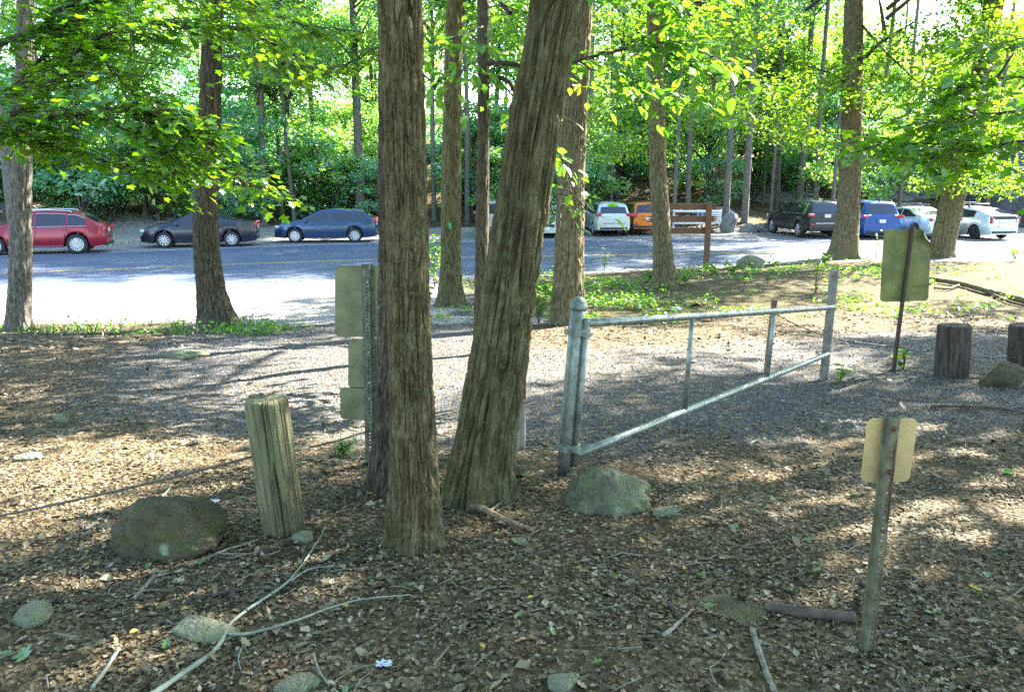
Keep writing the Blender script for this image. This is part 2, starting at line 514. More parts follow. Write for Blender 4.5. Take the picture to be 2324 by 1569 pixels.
# ------------------------------------------------------------------ ground and road
GPATH = np.array([(-2.6, 19), (-3.0, 15), (-2.9, 12), (-2.0, 9.2), (.6, 8.6), (3.2, 9.2), (5.6, 10.3), (7.5, 11.5)])
def build_ground():
    ys = np.concatenate([np.arange(-60, -8, 4), np.arange(-8, 1, .5), np.arange(1, 13, .08), np.arange(13, 46, .28), np.arange(46, 130, 1.6), np.linspace(132, 600, 14)])
    xh = np.concatenate([np.arange(0, 7, .08), np.arange(7, 26, .32), np.arange(26, 90, 2.2), np.linspace(94, 600, 10)])
    xs = np.concatenate([-xh[:0:-1], xh])
    X, Y = np.meshgrid(xs, ys)
    Z = zg(X, Y)
    ne, fe = line_y(NEAR_LINE, X), line_y(FAR_LINE, X) + 4.2
    on = sst(ne, ne + .5, Y) * (1 - sst(fe - .5, fe, Y))
    Z = Z - .05 * on
    nx, ny = len(xs), len(ys)
    i = np.arange(ny - 1)[:, None] * nx; j = np.arange(nx - 1)[None]
    Q = np.stack([i + j, i + j + 1, i + nx + j + 1, i + nx + j], -1).reshape(-1, 4)
    # masks of what the ground is made of
    path = GPATH
    d = np.full(X.shape, 1e9)
    for a, b in zip(path[:-1], path[1:]):
        ab = b - a
        t = np.clip(((X - a[0]) * ab[0] + (Y - a[1]) * ab[1]) / (ab @ ab), 0, 1)
        d = np.minimum(d, np.hypot(X - a[0] - t * ab[0], Y - a[1] - t * ab[1]))
    gravel = 1.0 * (1 - sst(1.5, 4.2, d))
    isl = sst(1.2, 3.4, X) + sst(-2.4, -.2, X) * sst(16, 16.8, Y)
    isl = np.clip(isl, 0, 1)
    pull = sst(14.6, 16.2, Y + .42 * np.maximum(0, -10 - X)) * (1 - sst(44, 45.5, Y)) * (1 - isl * (1 - sst(ne - 1.2, ne - .1, Y)))
    green = isl * sst(14, 17, Y) * (1 - sst(ne - 2, ne - .6, Y)) * .75
    green = np.maximum(green, np.exp(-((Y - 14.3) / .9) ** 2) * (1 - sst(-4.5, -3.0, X)) * .8)
    me = mesh_np('ground', np.stack([X, Y, Z], -1).reshape(-1, 3), [Q], True,
                 {'gravel': gravel.ravel(), 'pulloff': pull.ravel(), 'green': green.ravel()})
    tag(link('ground', me, MT['ground']), kind='structure')

def ribbon(name, A, off0, off1, z, m, x0=-60, x1=50, step=.5):
    xs = np.arange(x0, x1, step)
    y0 = line_y(A, xs) if not callable(A) else A(xs)
    k = np.ones(9) / 9
    y0 = np.convolve(np.pad(y0, 4, mode='edge'), k, 'valid')
    V0 = np.stack([xs, y0 + off0, np.full_like(xs, z)], -1)
    V1 = np.stack([xs, y0 + off1, np.full_like(xs, z)], -1)
    n = len(xs)
    i = np.arange(n - 1)
    me = mesh_np(name, np.concatenate([V0, V1]), [np.stack([i, i + 1, n + i + 1, n + i], -1)], False)
    return tag(link(name, me, m), kind='structure')

build_ground()
def build_road():
    xs = np.arange(-60, 50, .5)
    a, b = line_y(NEAR_LINE, xs), line_y(FAR_LINE, xs) + .55
    ts = np.linspace(0, 1, 7)
    k = np.ones(9) / 9
    a = np.convolve(np.pad(a, 4, mode='edge'), k, 'valid'); b = np.convolve(np.pad(b, 4, mode='edge'), k, 'valid')
    V = np.stack([np.repeat(xs[:, None], 7, 1), a[:, None] + (b - a)[:, None] * ts, np.zeros((len(xs), 7))], -1).reshape(-1, 3)
    V[::7, 1] += (vnoise(xs * 1.5, 0 * xs, 0 * xs) - .5) * .5
    i = np.arange(len(xs) - 1)[:, None] * 7; j = np.arange(6)[None]
    Q = np.stack([i + j, i + 7 + j, i + 8 + j, i + 1 + j], -1).reshape(-1, 4)
    tag(link('road', mesh_np('road', V, [Q], False), MT['asphalt']), kind='structure')
build_road()
ribbon('road_shoulder', FAR_LINE, .45, 4.0, -.006, MT['shoulder'])
ribbon('road_edge_line', FAR_LINE, -.06, .07, .005, MT['line_white'])
ribbon('road_centre_line', MID_LINE, -.17, -.06, .005, MT['line_yellow'])
ribbon('road_centre_line', MID_LINE, .06, .17, .005, MT['line_yellow'])

# ------------------------------------------------------------------ leaves
T_SIMPLE = (np.array([(0, 0, 0), (.45, .30, .06), (1, 0, -.06), (.45, -.30, .06)]), np.array([(0, 2, 1), (0, 3, 2)]))
T_OVAL = (np.array([(0, 0, 0), (.16, .17, .03), (.42, .27, .05), (.72, .19, .02), (1, 0, -.08), (.72, -.19, .02), (.42, -.27, .05), (.16, -.17, .03), (.45, 0, 0)]),
          np.array([(8, 1, 0), (8, 2, 1), (8, 3, 2), (8, 4, 3), (8, 5, 4), (8, 6, 5), (8, 7, 6), (8, 0, 7)]))
_m = [(0, 0), (.02, .22), (.10, .46), (.27, .25), (.50, .56), (.60, .42), (.62, .17), (.80, .20), (1, 0)]
_m = _m + [(x, -y) for x, y in _m[-2:0:-1]]
T_MAPLE = (np.array([(x, y, .10 * abs(y) - .12 * max(0, x - .5)) for x, y in _m] + [(.38, 0, 0)]),
           np.array([(len(_m), (i + 1) % len(_m), i) for i in range(len(_m))]))
_o = [(0, 0), (.15, .07), (.25, .26), (.36, .12), (.5, .33), (.62, .14), (.76, .27), (.84, .1), (1, .0)]
_o = _o + [(x, -y) for x, y in _o[-2:0:-1]]
T_OAK = (np.array([(x, y, .16 * abs(y) + .14 * (x - .5) ** 2) for x, y in _o] + [(.5, 0, 0)]),
         np.array([(len(_o), (i + 1) % len(_o), i) for i in range(len(_o))]))
T_BIT = (np.array([(0, 0, 0), (.3, .3, .10), (.8, .25, .02), (1, -.02, .12), (.6, -.32, .08)]), np.array([(0, 2, 1), (0, 3, 2), (0, 4, 3)]))
T_BLADE = (np.array([(0, .04, 0), (0, -.04, 0), (.5, -.03, .0), (.5, .03, 0), (1, 0, -.25)]), np.array([(0, 1, 2), (0, 2, 3), (3, 2, 4)]))

def unit(a):
    return a / (np.linalg.norm(a, axis=-1, keepdims=True) + 1e-9)

def leaves(P_, A_, N_, size, tpl, r=None):
    """P base points, A along, N normals"""
    P_ = np.asarray(P_, float); n = len(P_)
    A_ = unit(np.asarray(A_, float))
    B_ = unit(np.cross(np.asarray(N_, float), A_))
    N_ = np.cross(A_, B_)
    tv, tf = tpl
    size = np.broadcast_to(np.asarray(size, float), (n,))
    V = P_[:, None] + size[:, None, None] * (tv[None, :, 0:1] * A_[:, None] + tv[None, :, 1:2] * B_[:, None] + tv[None, :, 2:3] * N_[:, None])
    k = len(tv)
    Fc = (np.arange(n) * k)[:, None, None] + tf[None]
    r = rng.random(n) if r is None else r
    return V.reshape(-1, 3), Fc.reshape(-1, 3), np.repeat(r, k)

def leaf_mesh(name, parts):
    V, Fs, R, n = [], [], [], 0
    for v, f, r in parts:
        V.append(v); Fs.append(f + n); R.append(r); n += len(v)
    return mesh_np(name, np.concatenate(V), [np.concatenate(Fs)], False, {'rnd': np.concatenate(R)})

def rdir(n, up=1.0, spread=1.0, g=None):
    g = g or rng
    d = g.normal(size=(n, 3)) * spread
    d[:, 2] += up
    return unit(d)

def cloud(centers, radii, n, size, tpl=T_SIMPLE, up=1.2, g=None):
    """leaves spread in flattened clumps"""
    g = g or rng
    centers = np.asarray(centers, float); radii = np.asarray(radii, float)
    w_ = (radii[:, 0] * radii[:, 1]); w_ = w_ / w_.sum()
    k = g.choice(len(centers), n, p=w_)
    d = unit(g.normal(size=(n, 3))) * (g.random((n, 1)) ** .45)
    P_ = centers[k] + d * radii[k]
    N_ = rdir(n, up, .55, g)
    A_ = unit(g.normal(size=(n, 3)) * np.array([1, 1, .35]) + np.array([0, 0, -.25]))
    return leaves(P_, A_, N_, size * (.7 + .6 * g.random(n)), tpl)

# ------------------------------------------------------------------ tree parts
def trunk_mesh(name, path, rr, seg, dense_h, step, ridge=.01, fr=60., fz=7., flare=.35, lobes=5, ph=0., twist=0., coarse=.25, k2=1.0, warp=1.0):
    """path (K,3) from base up, radii rr (K)"""
    path = np.asarray([tuple(p) for p in path], float); rr = np.asarray(rr, float)
    z0, z1 = path[0, 2] - .12, path[-1, 2]
    hs = np.concatenate([np.arange(z0, min(z0 + dense_h, z1), step), np.arange(min(z0 + dense_h, z1), z1, coarse), [z1]])
    px, py, r0 = [np.interp(hs, path[:, 2], c) for c in (path[:, 0], path[:, 1], rr)]
    nk = max(3, int(.5 / step) | 1) if step < .1 else 5
    def sm(a):
        k = np.ones(nk) / nk
        return np.convolve(np.pad(a, nk // 2, mode='edge'), k, 'valid')[:len(a)]
    px, py, r0 = sm(px), sm(py), sm(r0)
    th = np.arange(seg) * 2 * np.pi / seg
    H, TH = np.meshgrid(hs - path[0, 2], th, indexing='ij')
    R0 = r0[:, None] * np.ones_like(TH)
    fl = np.exp(-np.maximum(H, -.05) / .16) * flare
    R0 = R0 * (1 + fl * (.60 + .55 * np.cos(lobes * TH + ph + 1.2 * np.sin(TH + ph)) + .5 * (vnoise(np.cos(TH) * 2.2 + ph, np.sin(TH) * 2.2, H * 2) - .3)) + .05 * (fbm(np.cos(TH) * 1.3 + ph, np.sin(TH) * 1.3, H * .9) - .5) * 2)
    ca, sa = np.cos(TH + twist * H), np.sin(TH + twist * H)
    rm = r0.mean()
    wx = (vnoise(ca * rm * 14 + ph, sa * rm * 14, H * 2.2) - .5) * .8 * warp
    n1 = 1 - np.abs(2 * vnoise(ca * rm * fr + wx + ph * 7, sa * rm * fr + wx, H * fz) - 1)
    n2 = vnoise(ca * rm * fr * 2.7, sa * rm * fr * 2.7 + ph, H * fz * 3.5)
    n3 = vnoise(ca * rm * fr * 5, sa * rm * fr * 5 + ph, H * fz * 12)
    n1b = 1 - np.abs(2 * vnoise(ca * rm * fr * 1.7 + wx * .8 + 40, sa * rm * fr * 1.7 + ph, H * fz * 1.6) - 1)
    crack = np.maximum(sst(.74, .97, n1), .6 * sst(.80, .98, n1b))
    R0 = R0 + ridge * (.35 - 1.15 * crack + .55 * (n2 - .5) + .35 * k2 * (n3 - .5))
    X = px[:, None] + R0 * np.cos(TH); Y = py[:, None] + R0 * np.sin(TH); Z = hs[:, None] + 0 * TH
    V = np.stack([X, Y, Z], -1).reshape(-1, 3)
    n = len(hs)
    i = np.arange(n - 1)[:, None] * seg; j = np.arange(seg)[None]; j2 = (j + 1) % seg
    Q = np.stack([i + j, i + j2, i + seg + j2, i + seg + j], -1).reshape(-1, 4)
    return V, Q

def crown_variant(seed, R, H, nclump, nleaf, ls, up=1.2, flat=.45, tpl=T_SIMPLE, low=0.0):
    g = np.random.default_rng(seed)
    d = unit(g.normal(size=(nclump, 3)))
    rad_ = .35 + .65 * g.random((nclump, 1)) ** .6
    c = d * rad_ * np.array([R, R, H / 2]) + np.array([0, 0, H / 2 + low])
    shrink = 1 - .45 * np.clip((c[:, 2] - H * .55) / H, 0, 1)
    c[:, :2] *= shrink[:, None]
    rr = R * (.22 + .16 * g.random((nclump, 1))) * np.array([1, 1, flat])
    lm = cloud(c, rr, nleaf, ls, tpl, up, g)
    limbs = MB()
    for p in c[::2]:
        z0 = max(-.5, p[2] - .5 * math.hypot(p[0], p[1]) - .6)
        m_ = np.array([p[0] * .45, p[1] * .45, z0 + (p[2] - z0) * .4 + .15])
        limbs.tube([(0, 0, z0), m_, p], [.055 * R / 3, .035 * R / 3, .012], 5, False)
    return leaf_mesh('crown', [lm]), limbs

LIMB_MESH = {}
def limbs_mesh(seed_key, limbs):
    if seed_key not in LIMB_MESH:
        LIMB_MESH[seed_key] = limbs.mesh('limbs', True)
    return LIMB_MESH[seed_key]

CROWNS = [crown_variant(100 + i, 3.4, 8.5, 34, 7500, .19, up=1.0) for i in range(4)]
for i, (cm, lb) in enumerate(CROWNS):
    cm.materials.append(MT['leaf_canopy'])
BACKCROWN = [crown_variant(200 + i, 3.3, 9.5, 46, 8500, .20, up=.55, flat=.55) for i in range(4)]
for cm, lb in BACKCROWN:
    cm.materials.append(MT['leaf_back'])
UNDER = [crown_variant(300 + i, 1.7, 3.4, 26, 3600, .13, up=.6, flat=.5) for i in range(4)]
for cm, lb in UNDER:
    cm.materials.append(MT['leaf_teal'])

def add_crown(root, var, loc, sc=1.0, rz=0.0, matname=None, key='c'):
    cm, lb = var
    if matname:
        cm2 = bpy.data.meshes.get('crown_' + matname + str(id(cm)))
        if cm2 is None:
            cm2 = cm.copy(); cm2.name = 'crown_' + matname + str(id(cm))
            cm2.materials.clear(); cm2.materials.append(MT[matname])
        cm = cm2
    o = link('crown', cm, None, root)
    o.location = loc; o.scale = (sc, sc, sc); o.rotation_euler = (0, 0, rz)
    l = link('limbs', limbs_mesh(key + str(id(lb)), lb), MT['twig'], root)
    l.location = loc; l.scale = (sc, sc, sc); l.rotation_euler = (0, 0, rz)
    return o

# trees that are told apart: (label, pixel axis rows (v,u,width), material, ridge settings, crown)
def axis_tree(name, label, rows, bark, Y=None, seg=48, dense=5.0, step=.05, ridge=.008, fr=60, fz=7, flare=.35, lobes=5, ph=0., crown=None,
              top=13.0, cscale=1.0, cz=7.0, twist=0., crown_off=(0, 0), group=None):
    v0, u0, w0 = rows[0]
    base = at(u0, v0)
    Y = base.y if Y is None else Y
    P_, R_ = [], []
    for v, u, wpx in rows:
        p = pt(u, v, Y)
        P_.append(p); R_.append(wpx * zcam(p) / F / 2)
    d = (P_[-1] - P_[-2]); d = d / d.z
    zt = P_[-1].z
    if zt < top:
        for t in (.35, .7, 1.0):
            z = zt + (top - zt) * t
            q = P_[-1] + d * (z - zt) * (1 - .4 * t)
            q.z = z
            P_.append(q); R_.append(R_[len(rows) - 1] * (1 - .7 * t))
    root = thing(name, label, 'tree', tuple(P_[0]), 0, group)
    o0 = np.array(tuple(P_[0]))
    V, Q = trunk_mesh('trunk', P_, R_, seg, dense, step, ridge, fr, fz, flare, lobes, ph, twist)
    link('trunk', mesh_np('trunk', V - o0, [Q], True), MT[bark], root)
    if crown is not None:
        zc_ = cz - P_[0].z
        k = np.interp(cz, [p.z for p in P_], range(len(P_)))
        k = int(min(k, len(P_) - 1))
        loc = (P_[k].x - P_[0].x + crown_off[0], P_[k].y - P_[0].y + crown_off[1], zc_)
        add_crown(root, CROWNS[crown], loc, cscale, ph * 1.7)
    root['axis'] = [float(c) for p in P_ for c in p]
    return root
AX = {}
AX['A'] = axis_tree('tree', 'grey brown fine barked trunk standing foremost in the middle, just right of the sign backs', [(1232, 940, 116), (1100, 940, 106), (1000, 939, 100), (784, 929, 94), (500, 924, 89), (250, 914, 92), (0, 909, 93)],
          'bark_a', seg=230, dense=4.4, step=.009, ridge=.016, fr=50, fz=5.5, flare=.34, lobes=4, ph=.6, crown=0, cz=7.5, cscale=.85)
AX['A2'] = axis_tree('tree', 'dark trunk half hidden directly behind the foremost middle trunk', [(1108, 893, 112), (1000, 899, 104), (784, 906, 97), (500, 906, 92), (0, 903, 84)],
          'bark_dark', seg=160, dense=4.2, step=.015, ridge=.013, fr=44, fz=7, flare=.25, lobes=5, ph=2.2)
AX['B'] = axis_tree('tree', 'thick trunk with deep vertical furrows leaning to the right beside the gate', [(1130, 1080, 148), (1000, 1100, 136), (784, 1137, 122), (500, 1180, 116), (250, 1218, 112), (0, 1262, 108)],
          'bark_b', seg=230, dense=4.4, step=.011, ridge=.027, fr=31, fz=1.9, flare=.34, lobes=5, ph=1.3, crown=1, cz=7.8, cscale=.9)
AX['C'] = axis_tree('tree', 'slender brown trunk rising just left of the leaning furrowed trunk', [(800, 1090, 33), (500, 1094, 30), (250, 1097, 27), (0, 1096, 26)],
          'bark_dark', seg=70, dense=6, step=.03, ridge=.007, fr=60, fz=6, flare=.2, ph=3.1, crown=2, cz=9.5, cscale=.9)
AX['D'] = axis_tree('tree', 'straight green brown trunk with a green paint mark and flared foot', [(692, 1022, 62), (600, 1022, 46), (400, 1024, 44), (200, 1027, 39), (0, 1030, 36)],
          'bark_b', seg=110, dense=6.6, step=.03, ridge=.02, fr=24, fz=2.3, flare=.45, lobes=5, ph=.2, crown=3, cz=6.9, cscale=1.05, crown_off=(1.2, .4))
AX['E'] = axis_tree('tree', 'brown trunk with sunlit right edge behind the domed gate post', [(735, 1288, 78), (600, 1291, 66), (400, 1296, 61), (200, 1305, 57), (0, 1318, 50)],
          'bark_brown', seg=130, dense=6.4, step=.025, ridge=.026, fr=22, fz=2.0, flare=.3, lobes=6, ph=4.0, crown=0, cz=6.4, cscale=1.15, crown_off=(2.2, 1.0))
AX['F'] = axis_tree('tree', 'scaly barked trunk standing in front of the brown plank sign', [(648, 1508, 54), (550, 1503, 42), (400, 1493, 38), (200, 1488, 34), (0, 1484, 32)],
          'bark_brown', seg=100, dense=7.6, step=.04, ridge=.026, fr=20, fz=4.0, flare=.35, lobes=4, ph=2.9, crown=1, cz=7.2, cscale=1.15, crown_off=(.8, -1.5))
AX['G'] = axis_tree('tree', 'straight dark brown trunk between the black and the blue parked cars', [(585, 1912, 64), (500, 1923, 49), (400, 1928, 46), (200, 1934, 43), (0, 1937, 40)],
          'bark_brown', seg=110, dense=9.5, step=.045, ridge=.035, fr=16, fz=2.0, flare=.4, lobes=5, ph=5.2, crown=2, cz=8.0, cscale=1.25, crown_off=(.5, -1.0))
AX['H'] = axis_tree('tree', 'thick dark trunk leaning right among the pale cars', [(583, 2132, 54), (500, 2150, 50), (400, 2172, 48), (250, 2215, 45), (120, 2235, 41), (0, 2255, 40)],
          'bark_brown', seg=100, dense=9.5, step=.05, ridge=.035, fr=18, fz=2.0, flare=.25, lobes=4, ph=.9, crown=3, cz=8.2, cscale=1.15)
AX['I'] = axis_tree('tree', 'dark trunk with a foot flaring to the right in front of the black sedan', [(742, 497, 88), (700, 488, 76), (640, 476, 60), (550, 467, 54), (450, 467, 52), (300, 475, 48), (0, 483, 42)],
          'bark_dark', seg=120, dense=6.6, step=.03, ridge=.028, fr=22, fz=2.0, flare=.35, lobes=3, ph=.0, crown=1, cz=8.5, cscale=.85)
AX['J'] = axis_tree('tree', 'leftmost trunk, sunlit on its right half, in front of the red car', [(750, 42, 50), (600, 46, 46), (400, 48, 42), (200, 55, 38), (0, 58, 34)],
          'bark_back', seg=90, dense=6.6, step=.035, ridge=.02, fr=26, fz=2.5, flare=.3, lobes=5, ph=1.9, crown=3, cz=9, cscale=.7)
# green blaze on the straight trunk
p0 = pt(1021, 512, AX['D'].location.y - .245)
tag(MB().rbox((0, 0, 0), (.06, .012, .13), .004).build('trail_blaze', mat('green_blaze', (.02, .30, .12), rough=.6), None, False, tuple(p0)),
    'small green trail blaze tacked to the straight green brown trunk', 'trail marker')
# unseen trees added just outside the view to shade the ground
def shade_tree(x, y, var, sc, cz, label):
    z = float(zg(x, y))
    root = thing('tree', label, 'tree', (x, y, z))
    V, Q = trunk_mesh('trunk', [(0, 0, 0), (.1, .1, 4), (.3, 0, 9), (.3, .1, cz + 6)], [.24, .2, .16, .05], 28, 0.1, .3, .012, 40, 3, .3)
    link('trunk', mesh_np('trunk', V, [Q], True), MT['bark_brown'], root)
    add_crown(root, CROWNS[var], (.3, 0, cz), sc, x * 1.3)
    return root
SHADE = [(9.6, 9.2, 0, 1.0, 6.2), (13.2, 13.0, 1, 1.15, 6.5), (17.5, 17.5, 2, 1.2, 7.0), (7.0, 4.2, 3, .9, 6.0), (12.5, 7.0, 1, 1.1, 6.5), (17.5, 10.5, 0, 1.2, 7), (-9.8, 6.0, 2, 1.0, 6.5), (4.5, -3, 0, 1.2, 5.5), (-3.5, -4, 1, 1.2, 5.5), (-8, -1, 3, 1.2, 5.5), (10, -1.5, 2, 1.3, 5.5), (0.5, -9, 2, 1.3, 6), (8, -9, 3, 1.3, 6), (-9, -8, 0, 1.3, 6), (24, 24, 1, 1.3, 8)]
for n_, (x, y, v_, s_, c_) in enumerate(SHADE):
    shade_tree(x, y, v_, s_, c_, 'unseen broadleaf tree added just outside the view to shade the trailhead').__setitem__('group', 'added shade trees just outside the view')

# ------------------------------------------------------------------ woods beyond the road
BT = []
for k in range(3):
    V, Q = trunk_mesh('trunk', [(0, 0, 0), (.08 * k, .05, 5), (.15, -.1 * k, 10), (.1, 0, 17)], [.22, .18, .14, .04], 22, .1, .3, .014, 34, 3, .35, 5, k)
    me = mesh_np('trunk', V, [Q], True); me.materials.append(MT['bark_back']); BT.append(me)
def back_tree(x, y, k, var, sc, cz, tilt=0, under=False, thick=1.0, tall=1.0):
    z = float(zg(x, y)) - .05
    root = thing('woodland_tree', 'tall woodland tree with green crown standing in the woods beyond the road', 'tree', (x, y, z), rng.random() * 6, 'woodland trees beyond the road')
    t = link('trunk', BT[k], None, root); t.scale = (thick, thick, sc * tall); t.rotation_euler = (tilt, tilt * .5, 0)
    add_crown(root, BACKCROWN[var], (0, 0, cz), sc, rng.random() * 6, None, 'b')
    return root
# trunks that can be picked out, by place
BL = {600: 'leaning woodland trunk between the black saloon and the slate blue hatchback', 820: 'thick grey woodland trunk rising behind the rear of the slate blue hatchback', 1645: 'left of two slim grey trunks right of the plank sign',
      1688: 'right of two slim grey trunks between the plank sign and the black suv', 1812: 'grey trunk cut short by leaves directly behind the black suv', 28: 'dim trunk just left of the leftmost sunlit trunk', 1605: 'far trunk rising straight above the post of the plank sign'}
for u, v, Y, th_, cz in [(600, 505, 44, .75, 7), (640, 492, 46, .5, 5), (668, 500, 45, .5, 6), (820, 490, 47, 1.3, 8), (190, 492, 43, .9, 6), (120, 490, 44, .7, 6), (330, 490, 44, .6, 6), (28, 520, 37, .9, 8),
                     (1605, 470, 58, .9, 9), (1645, 520, 46, .85, 9), (1688, 520, 46, .95, 10), (1812, 466, 52, 1.1, 10), (1120, 480, 50, .8, 8), (985, 500, 47, .7, 7), (720, 470, 52, .8, 7), (250, 470, 50, .7, 7), (1400, 460, 56, .8, 9), (1440, 440, 60, .7, 9)]:
    p = pt(u, v, Y)
    r_ = back_tree(p.x, Y, int(rng.integers(3)), int(rng.integers(4)), 1.0 + .15 * rng.random(), cz, .02 * rng.normal(), thick=th_)
    if u in BL:
        r_['label'] = BL[u]
for u, v, Y, cz in [(1560, 480, 47, 12), (1850, 480, 49, 12.5), (1980, 470, 52, 13), (2210, 470, 54, 13), (1330, 480, 46, 11.5), (1060, 490, 46, 11), (500, 490, 44, 11)]:  # tall trees added so their high crowns shade the road
    p = pt(u, v, Y)
    back_tree(p.x, Y, int(rng.integers(3)), int(rng.integers(4)), 1.15, cz, .01 * rng.normal(), thick=.7, tall=1.25)
for x, y in [(-3, 45.5), (3.5, 46), (9, 45), (13.5, 46.5), (18, 45.5), (22.5, 47), (27, 46), (6, 49), (16, 50)]:  # more trees added, crowns above the frame, to throw shade across the road
    back_tree(x, y, int(rng.integers(3)), int(rng.integers(4)), 1.3, 15.5, .01 * rng.normal(), thick=.5, tall=1.35)
for q in range(24):
    for _ in range(40):
        y = 47 + 48 * rng.random() ** 1.2
        x = (rng.random() * 2 - 1) * .72 * y
        if x > 14 + (y - 47) * .3 and rng.random() < .35: continue
        break
    back_tree(x, y, int(rng.integers(3)), int(rng.integers(4)), .9 + .5 * rng.random(), 2.5 + 5 * rng.random(), .03 * rng.normal(), thick=.45 + .5 * rng.random())
for q in range(34):
    y = 52 + 20 * rng.random()
    x = y * (.12 + .5 * rng.random())
    z = float(zg(x, y)) - .05
    root = thing('woodland_tree', 'small yellow green tree on the rocky slope behind the cars at right', 'tree', (x, y, z), rng.random() * 6, 'small trees on the slope at right')
    t = link('trunk', BT[q % 3], None, root); t.scale = (.4, .4, .55)
    add_crown(root, BACKCROWN[int(rng.integers(4))], (0, 0, 2.2 + 3.5 * rng.random()), .6 + .3 * rng.random(), rng.random() * 6, ('leaf_canopy', None)[int(rng.random() > .65)], 'b')
# understory
def bush(x, y, var, sc, mt=None, name='understory_tree', label='low leafy understory tree at the edge of the woods beyond the road', group='understory trees beyond the road'):
    z = float(zg(x, y))
    root = thing(name, label, 'tree', (x, y, z - .05), rng.random() * 6, group)
    mb = MB()
    for k in range(3):
        a = rng.random() * 6.28
        mb.tube([(0, 0, 0), (.2 * math.cos(a), .2 * math.sin(a), 1.0 * sc), (.6 * math.cos(a), .6 * math.sin(a), 2.6 * sc)], [.05, .035, .012], 6, False)
    mb.build('trunk', MT['bark_back'], root, True)
    add_crown(root, UNDER[var], (0, 0, .35 * sc), sc * 1.0, rng.random() * 6, mt, 'u')
for q in range(175):
    for _ in range(40):
        y = 40 + 30 * rng.random() ** 1.6
        x = (rng.random() * 2 - 1) * .70 * y
        yy = y + .42 * max(0, -10 - x)
        if yy < 44.5: continue
        if x > 5.5 and y < 54 and rng.random() < .9: continue
        break
    bush(x, y, int(rng.integers(4)), .8 + 1.4 * rng.random() ** 1.3, (None, 'leaf_back')[int(rng.random() > .5)])
# far wood, one mass
def far_wood():
    n = 210
    y = 78 + 55 * rng.random(n)
    x = (rng.random(n) * 2 - 1) * .8 * y
    keep = ~((x > .40 * y) & (rng.random(n) < .5))
    x, y = x[keep], y[keep]
    z = zg(x, y) + 1.5 + 15 * rng.random(len(x))
    cen = np.stack([x, y, z], -1)
    rr = (2.4 + 2.2 * rng.random((len(x), 1))) * np.array([1, 1, .75])
    me = leaf_mesh('far_woods', [cloud(cen, rr, 90000, .36, T_SIMPLE, .5)])
    tag(link('far_woods', me, MT['leaf_back']), 'distant mass of green foliage filling the hillside behind the woods', 'woods', kind='stuff')
far_wood()
# ------------------------------------------------------------------ parked cars
def paint(name, c, metal=.35, rough=.28):
    t = NT(name)
    v = t.coord()
    n = t.noise(v, 3.5, 4)
    dust = t.noise(v, 30, 3)
    col = t.mix(t.mr(n, .45, .7, 0, .18), c, tuple(x * .85 + .03 for x in c))
    t.set(t.mix(t.mr(dust, .55, .75, 0, .08), col, (.25, .24, .22)), rough, metal, .35)
    return t.m
def plain(name, c, rough=.5, metal=0., coat=None):
    return mat(name, c, tuple(x * .85 for x in c), rough, metal, 9, coat=coat)
CM = {'glass': mat('car_glass', (.012, .016, .018), (.010, .013, .015), .03, 0, 9, coat=.6, spec=.5), 'black': plain('black_plastic', (.022, .022, .024), .6),
      'under': plain('underbody_black', (.010, .010, .011), .85), 'tyre': plain('tyre_rubber', (.022, .022, .023), .8),
      'rim': plain('alloy_rim', (.52, .53, .55), .35, .7), 'rim_dark': plain('dark_alloy_rim', (.09, .09, .10), .4, .7), 'red': plain('tail_light_red', (.45, .012, .02), .15, 0, 1.0),
      'lens': plain('clear_lens', (.62, .64, .66), .12, 0, 1.0), 'chrome': plain('chrome_trim', (.7, .71, .72), .15, .95), 'plate': plain('number_plate_pale', (.62, .66, .66), .5),
      'plate_yellow': plain('number_plate_yellow', (.62, .50, .16), .5), 'ink': plain('plate_lettering', (.05, .06, .12), .6), 'grey': plain('grey_plastic', (.12, .12, .125), .6)}

def wheel_meshes(r, w_, nsp, twin):
    t = MB().lathe([(r * .66, -w_ / 2), (r * .9, -w_ / 2), (r * .985, -w_ * .36), (r, -w_ * .2), (r, w_ * .2), (r * .985, w_ * .36), (r * .9, w_ / 2), (r * .66, w_ / 2), (r * .62, w_ * .3)], 28, (0, 1, 0))
    t.lathe([(.002, w_ * .18), (r * .60, w_ * .18)], 20, (0, 1, 0))
    rim = MB().lathe([(r * .63, w_ * .25), (r * .645, w_ * .44), (r * .67, w_ * .5), (r * .62, w_ * .49), (r * .59, w_ * .3)], 28, (0, 1, 0))
    back = MB()
    for k in range(nsp):
        a0 = 2 * math.pi * k / nsp
        for da in ((-.13, .13) if twin else (0,)):
            a = a0 + da
            q = Matrix.Rotation(-a, 3, 'Y')
            wd = (.035 if twin else .055) * r / .33
            c = q @ Vector((r * .35, w_ * .42, 0))
            rim.rbox(tuple(c), (r * .56, w_ * .14, wd), .006, q)
    rim.lathe([(r * .15, w_ * .40), (r * .15, w_ * .47), (r * .06, w_ * .5), (.002, w_ * .5)], 14, (0, 1, 0))
    return t.mesh('tyre', True), rim.mesh('rim', False)

